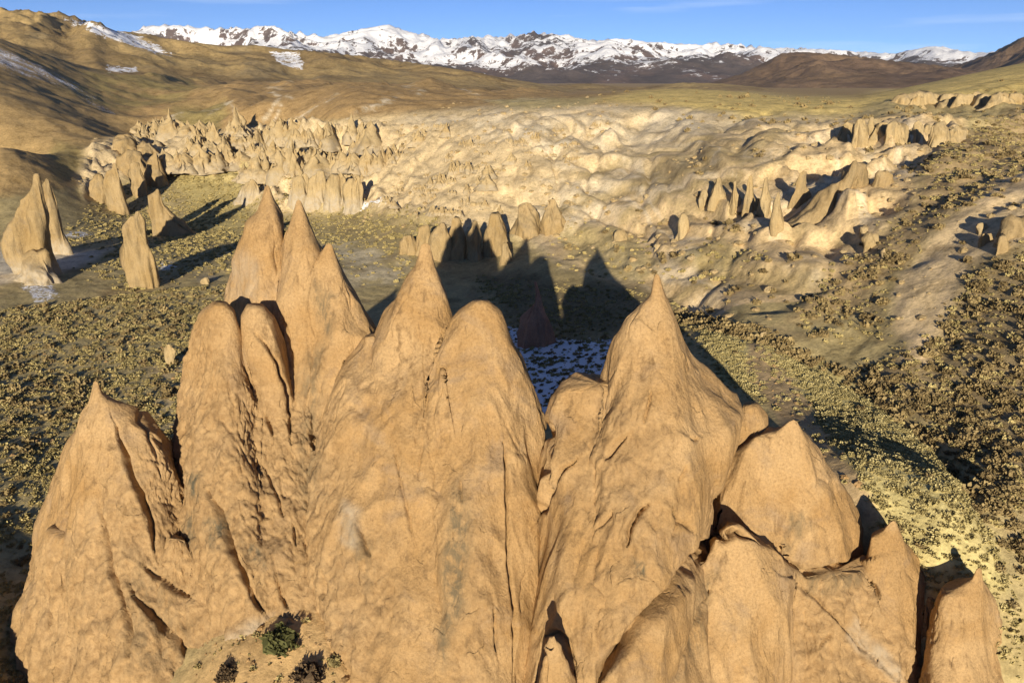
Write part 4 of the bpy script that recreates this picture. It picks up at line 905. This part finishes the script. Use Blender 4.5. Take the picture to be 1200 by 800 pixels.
# ------------------------------------------------------------------ badlands pinnacles
def hoodoo_mesh(seed, kind):
    r2 = random.Random(seed); vs_, fs, at = [], [], {'crumb': [], 'stain': [], 'white': []}; off = 0
    n = {0: 1, 1: 3, 2: 5, 3: 8}[kind]
    for c in range(n):
        hgt = 10 * (1 if c == 0 else r2.uniform(0.5, 0.9)); rad = r2.uniform(4.2, 6.5) * (1 if n == 1 else 0.8)
        ox, oy = (0, 0) if c == 0 else (r2.choice((-1, 1)) * r2.uniform(3, 6.5), r2.uniform(-3, 3))
        if n > 2: ox = (c - n / 2) * r2.uniform(2.2, 3.4); oy = r2.uniform(-2, 2); hgt = 10 * r2.uniform(0.45, 1.0); rad *= r2.uniform(0.6, 1.0)
        nl, nc = 30, 30; p = r2.uniform(0.65, 1.25); lx, ly = r2.uniform(-1, 1), r2.uniform(-.6, .6); sq = r2.uniform(0.6, 0.9); rz = r2.uniform(0, 3)
        t = np.linspace(1, -0.22, nl)[:, None]; a = np.linspace(0, 2 * np.pi, nc, endpoint=False)[None]
        rr = rad * np.maximum(1 - t, 0.0)**p * (1 + 0.10 * np.sin(a * 3 + c + seed) + 0.08 * np.sin(a * 5 + seed * 2)) + 0.02
        ex, ey = rr * np.cos(a), rr * np.sin(a) * sq
        P = np.stack([ox + ex * math.cos(rz) - ey * math.sin(rz) + lx * t, oy + ex * math.sin(rz) + ey * math.cos(rz) + ly * t, t * hgt + 0 * a], -1)
        N = np.stack([np.cos(a) + 0 * t, np.sin(a) + 0 * t, 0.3 + 0 * (a + t)], -1)
        x, y, z = P[..., 0] + seed * 7.3, P[..., 1], P[..., 2]
        d = 1.5 * noise3(x / 4, y / 4, z / 5) + 0.9 * (0.5 - np.abs(noise3(x / 1.5, y / 1.5, z / 9)) * 2) + 0.5 * noise3(x / 1.1, y / 1.1, z / 1.5)
        P = P + N * (d * sstep(0.0, 1.2, rr))[..., None]
        vs_.append(P.reshape(-1, 3)); fs.append(grid_faces(nl, nc, True) + off); off += nl * nc
        at['crumb'].append(0.5 * sstep(-.2, .4, noise3(x / 2, y / 2, z / 3)).ravel()); at['stain'].append((0.2 * sstep(.1, .4, noise3(x / 1.5 + 9, y / 1.5, z / 8))).ravel())
        at['white'].append((0.5 * sstep(3.0, 0.5, z + noise3(x, y, z))).ravel())
    return mesh_from('pinnacle', np.concatenate(vs_), np.concatenate(fs), M_PALE, True, {k: np.concatenate(v) for k, v in at.items()})
PKIND = (0, 0, 1, 1, 2, 2, 3, 0, 1, 2, 3, 0)
PROTO = [hoodoo_mesh(i + 1, PKIND[i]) for i in range(12)]
PLOOK = ('single-pointed', 'three-pointed', 'ragged five-pointed', 'long saw-toothed')
pr = random.Random(11)
# zones: polygon in the photo, count, pinnacle height in photo pixels
ZONES = [([(215, 160), (300, 152), (310, 185), (250, 200), (225, 190)], 36, (10, 32), 'tall crowded pinnacle at the upper edge of the badlands'),
         ([(300, 165), (430, 158), (445, 200), (420, 225), (330, 215), (290, 200)], 80, (8, 34), 'buff pinnacle in the densest part of the badlands'),
         ([(430, 150), (570, 150), (600, 190), (560, 240), (470, 235), (430, 215)], 72, (4, 17), 'low pinnacle on the pale slope of the badlands'),
         ([(440, 230), (560, 235), (600, 255), (500, 262), (450, 250)], 34, (4, 12), 'small nub of rock above the pillar row'),
         ([(570, 150), (700, 150), (690, 190), (620, 215), (590, 200)], 16, (4, 12), 'scattered nub of rock on the white slope'),
         ([(160, 148), (215, 146), (215, 165), (165, 166)], 20, (8, 18), 'tiny pinnacle huddled below the brown hillside')]
for poly, n, (h0, h1), lab in ZONES:
    us = [p[0] for p in poly]; vs2 = [p[1] for p in poly]; k = 0
    while k < n:
        u, v = pr.uniform(min(us), max(us)), pr.uniform(min(vs2), max(vs2))
        if poly_sd(np.array([u]), np.array([v]), poly)[0] < 0 or noise3(np.float32(u / 26), np.float32(v / 13), np.float32(4.2)) < -0.12: continue
        k += 1
        p = hit(u, v, 90)
        if not p or p[3] > 1000: continue
        hp = h0 + (h1 - h0) * pr.random()**2.2
        hm = hp / F * p[3]
        pk = pr.randrange(12); o = bpy.data.objects.new('rock_pinnacle', PROTO[pk]); link(o)
        s_ = hm / 10
        o.location = (p[0], p[1], p[2] - 0.06 * hm); o.rotation_euler = (0, 0, pr.uniform(-0.7, 0.7) + (math.pi if pr.random() < .5 else 0))
        wd = pr.uniform(0.7, 1.25); o.scale = (s_ * wd, s_ * wd * pr.uniform(0.8, 1.2), s_ * 0.92)
        lab2 = PLOOK[PKIND[pk]] + ' ' + lab
        tag(o, lab2, 'rock', lab2.replace('pinnacle', 'pinnacles').replace('nub', 'nubs'))

# ------------------------------------------------------------------ plants
def leaf_material(name, a, b):
    mat = bpy.data.materials.new(name); n, bs = nt(mat); g = G(n)
    oi = g.add('ShaderNodeObjectInfo'); geo = g.add('ShaderNodeNewGeometry')
    c = g.mix(oi.outputs['Random'], a, b)
    nz = g.noise(geo.outputs['Position'], 9.0, 3, 0.6)
    c = g.mix(0.6, c, g.ramp(nz, [(0.3, (0.6, 0.6, 0.55)), (0.5, (1, 1, 1)), (0.7, (1.3, 1.28, 1.2))]), 'MULTIPLY')
    g.ln(c, bs.inputs['Base Color']); bs.inputs['Roughness'].default_value = 0.85
    return mat
M_TUS = leaf_material('tussock_leaves', (0.28, 0.225, 0.095), (0.50, 0.41, 0.18))
M_YEL = leaf_material('pale_tussock_leaves', (0.33, 0.275, 0.12), (0.50, 0.42, 0.195))
M_SHR = leaf_material('shrub_leaves', (0.175, 0.128, 0.06), (0.34, 0.258, 0.12))
M_GRN = leaf_material('green_leaves', (0.085, 0.085, 0.03), (0.12, 0.118, 0.042))
M_DRY = leaf_material('dry_twigs', (0.10, 0.07, 0.04), (0.15, 0.10, 0.055))
def shrub_mesh(name, mat, seed, nleaf, size, flat=0.7, core=True):
    """a dome of small leaf clumps round a rough core, about 1 m across"""
    r2 = np.random.default_rng(seed); vs_, fs = [], []
    if core:
        nl, nc = 5, 8
        t = np.linspace(0, 1, nl)[:, None] * 1.45; a = np.linspace(0, 2 * np.pi, nc, endpoint=False)[None]
        rr = 0.40 * (1 + 0.25 * r2.normal(size=(nl, nc)) * (t > 0))
        P = np.stack([rr * np.sin(t) * np.cos(a), rr * np.sin(t) * np.sin(a), rr * np.cos(t) * flat], -1).reshape(-1, 3)
        vs_.append(P); fs.append(grid_faces(nl, nc, True)); off = nl * nc
    else: off = 0
    n = nleaf
    d = r2.normal(size=(n, 3)); d[:, 2] = np.abs(d[:, 2]) * 0.9; d /= np.linalg.norm(d, axis=1)[:, None]
    lump = 0.8 + 0.28 * np.sin(d[:, 0] * 5 + seed) * np.cos(d[:, 1] * 6 + seed)
    c = d * (0.5 * lump * r2.uniform(0.72, 1.08, n))[:, None] * np.array([1, 1, flat])
    t1 = np.cross(d, r2.normal(size=(n, 3))); t1 /= np.linalg.norm(t1, axis=1)[:, None]
    up = d * 0.6 + np.array([0, 0, 0.5]) + 0.5 * r2.normal(size=(n, 3)); up /= np.linalg.norm(up, axis=1)[:, None]
    sz = size * r2.uniform(0.6, 1.4, n)[:, None]
    q = np.stack([c - t1 * sz * .5, c + t1 * sz * .5, c + t1 * sz * .35 + up * sz, c - t1 * sz * .35 + up * sz], 1)
    vs_.append(q.reshape(-1, 3)); fs.append(np.arange(n * 4).reshape(-1, 4) + off)
    return mesh_from(name, np.concatenate(vs_), np.concatenate(fs), mat, False)

def scatter_mod(obj, proto):
    ng = bpy.data.node_groups.new('scatter', 'GeometryNodeTree')
    ng.interface.new_socket('Geometry', in_out='INPUT', socket_type='NodeSocketGeometry')
    ng.interface.new_socket('Geometry', in_out='OUTPUT', socket_type='NodeSocketGeometry')
    N = ng.nodes.new; gi, go = N('NodeGroupInput'), N('NodeGroupOutput')
    ip = N('GeometryNodeInstanceOnPoints'); oi = N('GeometryNodeObjectInfo'); oi.inputs[0].default_value = proto
    sc = N('GeometryNodeInputNamedAttribute'); sc.data_type = 'FLOAT_VECTOR'; sc.inputs[0].default_value = 'sc'
    ro = N('GeometryNodeInputNamedAttribute'); ro.data_type = 'FLOAT_VECTOR'; ro.inputs[0].default_value = 'ro'
    ng.links.new(gi.outputs[0], ip.inputs['Points']); ng.links.new(oi.outputs['Geometry'], ip.inputs['Instance'])
    ng.links.new(sc.outputs[0], ip.inputs['Scale']); ng.links.new(ro.outputs[0], ip.inputs['Rotation'])
    ng.links.new(ip.outputs[0], go.inputs[0])
    md = obj.modifiers.new('scatter', 'NODES'); md.node_group = ng
def gz_many(x, y):
    th = np.arctan2(x, y); l = np.log(np.hypot(x, y))
    a = np.clip((th - _THd[0]) / (_THd[-1] - _THd[0]), 0, 1) * (ND - 1.001); b = np.clip(np.interp(l, LR, np.arange(NR)), 0, NR - 1.001)
    i, j = b.astype(int), a.astype(int); fi, fj = b - i, a - j
    f = lambda A: A[i, j] * (1 - fi) * (1 - fj) + A[i, j + 1] * (1 - fi) * fj + A[i + 1, j] * fi * (1 - fj) + A[i + 1, j + 1] * fi * fj
    return f(H), f(U), f(V)
def scatter(name, label, cat, mesh, density, polys, r0, r1, s0, s1, seed, feather=10, clump=0.5, clump_wl=9, notpolys=(), gpow=2.0):
    """plants too many to count, thrown over the ground inside the given areas"""
    r2 = np.random.default_rng(seed)
    th0, th1 = R(-47.5), R(47.5); area = 0.5 * (th1 - th0) * (r1**2 - r0**2); n = int(area * density)
    r = np.sqrt(r2.uniform(r0**2, r1**2, n)); th = r2.uniform(th0, th1, n); x, y = r * np.sin(th), r * np.cos(th)
    z, u, v = gz_many(x, y)
    dens = np.zeros(n)
    uu = u + 10 * noise2(x / 8, y / 8, seed); vv = v + 6 * noise2(x / 8, y / 8, seed + 3)
    for p, a in polys: dens = np.maximum(dens, a * sstep(-feather, feather, poly_sd(uu, vv, p)))
    for p, a in notpolys: dens = dens * (1 - a * sstep(-feather, feather, poly_sd(uu, vv, p)))
    dens *= (1 - clump) + clump * sstep(-0.15, 0.3, fbm2(x / clump_wl, y / clump_wl, seed + 5, 3))
    k = r2.random(n) < dens
    k &= (u > -60) & (u < 1260)
    x, y, z, n = x[k], y[k], z[k], int(k.sum())
    s = s0 + (s1 - s0) * r2.random(n)**gpow
    me = bpy.data.meshes.new(name); me.vertices.add(n); me.vertices.foreach_set('co', np.stack([x, y, z - 0.05 * s], -1).astype(np.float32).ravel())
    for an, av in (('sc', np.stack([s, s * r2.uniform(.8, 1.2, n), s * r2.uniform(.75, 1.2, n)], -1)), ('ro', np.stack([0 * s, 0 * s, r2.uniform(0, 6.28, n)], -1))):
        at = me.attributes.new(an, 'FLOAT_VECTOR', 'POINT'); at.data.foreach_set('vector', av.astype(np.float32).ravel())
    o = bpy.data.objects.new(name, me); link(o); tag(o, label, cat, kind='stuff')
    po = bpy.data.objects.new(name + '_clump', mesh); scatter_mod(o, po)
    print(name, n)
LEFT = [(-80, 335), (60, 338), (140, 320), (230, 300), (300, 300), (330, 400), (260, 560), (120, 800), (-80, 900)]
LEFTFAR = [(190, 190), (300, 205), (420, 250), (520, 255), (480, 330), (240, 320), (160, 350), (60, 300), (100, 250)]
RGRN = [(815, 385), (870, 385), (900, 400), (960, 428), (1030, 472), (1090, 518), (1130, 562), (1165, 625), (1200, 700), (1220, 800), (1100, 720), (1000, 590), (930, 490), (850, 450)]
RDRK = [(1280, 300), (1200, 300), (1125, 328), (1090, 400), (1000, 435), (960, 425), (1040, 470), (1095, 515), (1150, 575), (1190, 650), (1280, 800)]
RMID = [(1120, 160), (1200, 125), (1300, 110), (1300, 215), (1200, 222), (1110, 262), (1050, 330), (1040, 400), (950, 400), (930, 380), (960, 325), (1010, 285), (1060, 250), (1090, 215), (1070, 190)]
TRACK = [(868, 392), (892, 398), (925, 440), (985, 530), (1035, 615), (1010, 620), (950, 540), (890, 470), (880, 430)]
SPURP = [(1300, 190), (1200, 205), (1110, 265), (1050, 330), (1045, 395), (1080, 432), (1100, 372), (1130, 320), (1200, 292), (1300, 285)]
SHADE = [(560, 330), (770, 340), (840, 385), (720, 440), (640, 480), (590, 400)]
scatter('tussock_cover', 'olive tussocks covering the plain', 'tussocks', shrub_mesh('tussock', M_TUS, 1, 44, 0.30, 0.26), 7.0, [(LEFT, 1.0), (SHADE, 0.5)], 36, 150, 0.15, 0.8, 101, clump=0.75, clump_wl=5, gpow=2.6)
scatter('shrub_cover', 'dark shrubs scattered on the plain', 'shrubs', shrub_mesh('shrub', M_SHR, 11, 50, 0.26, 0.6), 0.5, [(LEFT, 1.0)], 36, 150, 0.4, 1.5, 111, clump=0.85, clump_wl=11)
scatter('tussock_cover', 'olive tussocks on the meadows between the far rocks', 'tussocks', shrub_mesh('tussock', M_TUS, 2, 30, 0.3, 0.34), 0.9, [(LEFTFAR, 0.9), ([(640, 262), (760, 270), (760, 330), (650, 310)], .2), ([(780, 270), (900, 290), (900, 330), (780, 330)], .35)], 110, 330, 0.4, 1.2, 102, notpolys=[([(-300, 290), (10, 284), (60, 290), (140, 282), (125, 303), (60, 330), (0, 342), (-300, 350)], 0.95), ([(378, 290), (430, 284), (480, 302), (464, 332), (408, 338)], 0.7)])
scatter('pale_tussock_cover', 'pale yellow-green tussocks filling the narrow valley', 'tussocks', shrub_mesh('tussock', M_YEL, 3, 44, 0.28, 0.28), 15.0, [(RGRN, 1.0)], 40, 130, 0.18, 0.7, 103, clump=0.3, clump_wl=4, gpow=2.2, notpolys=[(TRACK, 0.93)])
scatter('shrub_cover', 'dark shrubs covering the slope beyond the gully', 'shrubs', shrub_mesh('shrub', M_SHR, 4, 60, 0.24, 0.4), 3.0, [(RDRK, 1.0)], 45, 200, 0.25, 1.15, 104, clump=0.55, notpolys=[(SPURP, 0.9)])
scatter('tussock_cover', 'olive tussocks between the dark shrubs', 'tussocks', shrub_mesh('tussock', M_TUS, 5, 36, 0.26), 2.2, [(RDRK, 1.0), (RMID, 0.5)], 45, 220, 0.25, 0.75, 105, clump=0.3, notpolys=[(SPURP, 0.8)])
scatter('shrub_cover', 'dark shrubs dotting the upper slope', 'shrubs', shrub_mesh('shrub', M_SHR, 6, 36, 0.28, 0.42), 0.55, [(RMID, 1.0), (SPURP, 0.10)], 90, 420, 0.45, 1.4, 106, clump=0.75, clump_wl=14)
scatter('shrub_cover', 'sparse dots of shrub on the pale slopes', 'shrubs', shrub_mesh('shrub', M_SHR, 7, 24, 0.32), 0.10,
        [([(640, 250), (760, 200), (880, 165), (1000, 135), (1200, 100), (1200, 130), (1050, 170), (900, 230), (960, 330), (900, 390), (780, 340), (680, 310)], 0.5),
         ([(700, 115), (900, 118), (1000, 125), (900, 150), (800, 150)], 0.4)], 100, 900, 0.7, 2.0, 107, clump=0.85, clump_wl=18)
scatter('shrub_cover', 'dark shrubs along the gully', 'shrubs', shrub_mesh('shrub', M_SHR, 8, 60, 0.22), 3.0, [([(740, 362), (800, 358), (860, 376), (920, 398), (1000, 438), (1090, 502), (1150, 575), (1180, 640), (1150, 600), (1080, 512), (1000, 454), (900, 404), (840, 386), (750, 376)], 1.0)], 45, 140, 0.6, 1.7, 108, feather=3, clump=0.5, clump_wl=5)
scatter('shrub_cover', 'dark shrubs poking through the snow patch', 'shrubs', shrub_mesh('shrub', M_SHR, 9, 40, 0.24), 0.5, [([(590, 385), (640, 395), (725, 395), (730, 440), (640, 495), (600, 470)], 1.0)], 70, 130, 0.35, 0.9, 109, clump=0.3)

def bush(label, u, v, rpx, mat, seed, group=None, at=None):
    p = at or hit(u, v, 20)
    d = math.hypot(p[0], p[1], CAMZ - p[2]); wid = 2 * rpx / F * d
    e = bpy.data.objects.new('bush', None); link(e); e.location = (p[0], p[1], p[2]); tag(e, label, 'bush', group)
    fo = bpy.data.objects.new('foliage', shrub_mesh('foliage', mat, seed, 900, 0.07, 0.85)); link(fo, e); fo.scale = (wid, wid, wid)
    r2 = np.random.default_rng(seed); vv_, ff = [], []
    for k in range(7):
        a = r2.uniform(0, 6.28); tip = np.array([math.cos(a) * .3, math.sin(a) * .3, .4]) * r2.uniform(.7, 1.1)
        for j, (t, w) in enumerate(((0, .03), (1, .012))):
            for q in range(3): vv_.append(tip * t + np.array([math.cos(q * 2.1), math.sin(q * 2.1), 0]) * w - np.array([0, 0, 0.05]))
        b0 = k * 6; ff += [(b0 + q, b0 + (q + 1) % 3, b0 + 3 + (q + 1) % 3, b0 + 3 + q) for q in range(3)]
    st = bpy.data.objects.new('stems', mesh_from('stems', vv_, ff, M_DRY, False)); link(st, e); st.scale = (wid, wid, wid)
    return e
bush('round green bush in a sandy hollow at the foot of the rocks', 330, 757, 20, M_GRN, 301)
bush('dry brown bush beside the green one in the hollow', 362, 795, 17, M_DRY, 302)
bush('small dry bush on the sand left of the green one', 268, 792, 12, M_DRY, 303)
bush('low olive tuft at the edge of the sandy hollow', 392, 778, 8, M_TUS, 304)
scatter('dry_grass', 'dry tufts on the sandy hollow', 'grass', shrub_mesh('tuft', M_TUS, 12, 40, 0.3, 0.7, False), 1.0, [([(240, 720), (420, 720), (430, 830), (230, 830)], 1.0)], 26, 45, 0.15, 0.5, 112, clump=0.5, clump_wl=3)

# ------------------------------------------------------------------ single shrubs and rubble
SHRUB = [shrub_mesh('shrub', M_SHR, 401 + i, 260, 0.13, 0.75) for i in range(5)]
sr = random.Random(23)
for poly, n, lab, (s0, s1) in ((RDRK, 70, 'dark rounded shrub on the slope beyond the gully', (1.0, 1.9)), (LEFT, 45, 'dark shrub among the olive tussocks of the plain', (0.7, 1.3)),
                               (RMID, 50, 'dark shrub dotting the brown upper slope', (1.1, 2.1)), (RGRN, 10, 'dark shrub alone in the pale tussock valley', (0.8, 1.4)),
                               ([(640, 262), (780, 240), (950, 280), (930, 370), (800, 345), (690, 310)], 28, 'small dark shrub on the bare pale slope', (0.8, 1.6))):
    us = [q_[0] for q_ in poly]; vs2 = [q_[1] for q_ in poly]; k = 0
    while k < n:
        u, v = sr.uniform(max(min(us), 0), min(max(us), 1200)), sr.uniform(min(vs2), min(max(vs2), 800))
        if poly_sd(np.array([u]), np.array([v]), poly)[0] < 3: continue
        k += 1; p = hit(u, v, 46)
        if not p or p[3] > 600: continue
        o = bpy.data.objects.new('shrub', sr.choice(SHRUB)); link(o); q_ = s0 + (s1 - s0) * sr.random()**2
        o.location = (p[0], p[1], p[2] - 0.05 * q_); o.scale = (q_, q_ * sr.uniform(.8, 1.2), q_ * sr.uniform(.7, 1.1)); o.rotation_euler = (0, 0, sr.uniform(0, 6.28))
        tag(o, lab, 'shrub', lab.replace('shrub', 'shrubs'))
def stone_mesh(seed):
    r2 = np.random.default_rng(seed); nl, nc = 6, 8
    t = np.linspace(0.02, math.pi - 0.02, nl)[:, None]; a = np.linspace(0, 2 * np.pi, nc, endpoint=False)[None]
    rr = 0.5 * (1 + 0.22 * r2.normal(size=(nl, nc)))
    P = np.stack([rr * np.sin(t) * np.cos(a), rr * np.sin(t) * np.sin(a) * 0.8, rr * np.cos(t) * 0.6], -1)
    return mesh_from('stone', P, grid_faces(nl, nc, True), M_HERO if seed == 2 else M_PALE, False, {'crumb': np.zeros(nl * nc), 'stain': np.zeros(nl * nc), 'white': np.zeros(nl * nc)})
scatter('rubble', 'loose pale stones on the bare slopes', 'rubble', stone_mesh(1), 0.22, [(BAD, 0.8), ([(640, 262), (760, 190), (900, 150), (1100, 140), (1100, 260), (960, 330), (900, 390), (780, 345)], 1.0), (SPURP, 1.0)], 90, 420, 0.3, 2.2, 201, clump=0.8, clump_wl=12, gpow=4)
scatter('rubble', 'loose stones at the foot of the rocks', 'rubble', stone_mesh(2), 2.5, [([(230, 720), (430, 720), (430, 830), (230, 830)], 0.5), (LEFT, 0.05), (TRACK, 0.3)], 28, 130, 0.12, 0.8, 202, clump=0.4, clump_wl=3, gpow=3)

# ------------------------------------------------------------------ air
hz_me = mesh_from('haze', [(x, y, z) for z in (-30, 760) for y in (-600, 11000) for x in (-9500, 9500)],
                  [(0, 2, 3, 1), (4, 5, 7, 6), (0, 1, 5, 4), (2, 6, 7, 3), (0, 4, 6, 2), (1, 3, 7, 5)], None, False)
hz = bpy.data.objects.new('haze', hz_me); link(hz); tag(hz, 'thin blue air over the far hills', 'haze', kind='stuff')
hm = bpy.data.materials.new('haze_air'); hm.use_nodes = True; hn = hm.node_tree; hn.nodes.clear()
ho = hn.nodes.new('ShaderNodeOutputMaterial'); hv = hn.nodes.new('ShaderNodeVolumePrincipled')
hv.inputs['Color'].default_value = (0.72, 0.82, 1.0, 1); hv.inputs['Density'].default_value = 0.000022; hv.inputs['Anisotropy'].default_value = 0.0
hn.links.new(hv.outputs[0], ho.inputs['Volume']); hz_me.materials.append(hm)
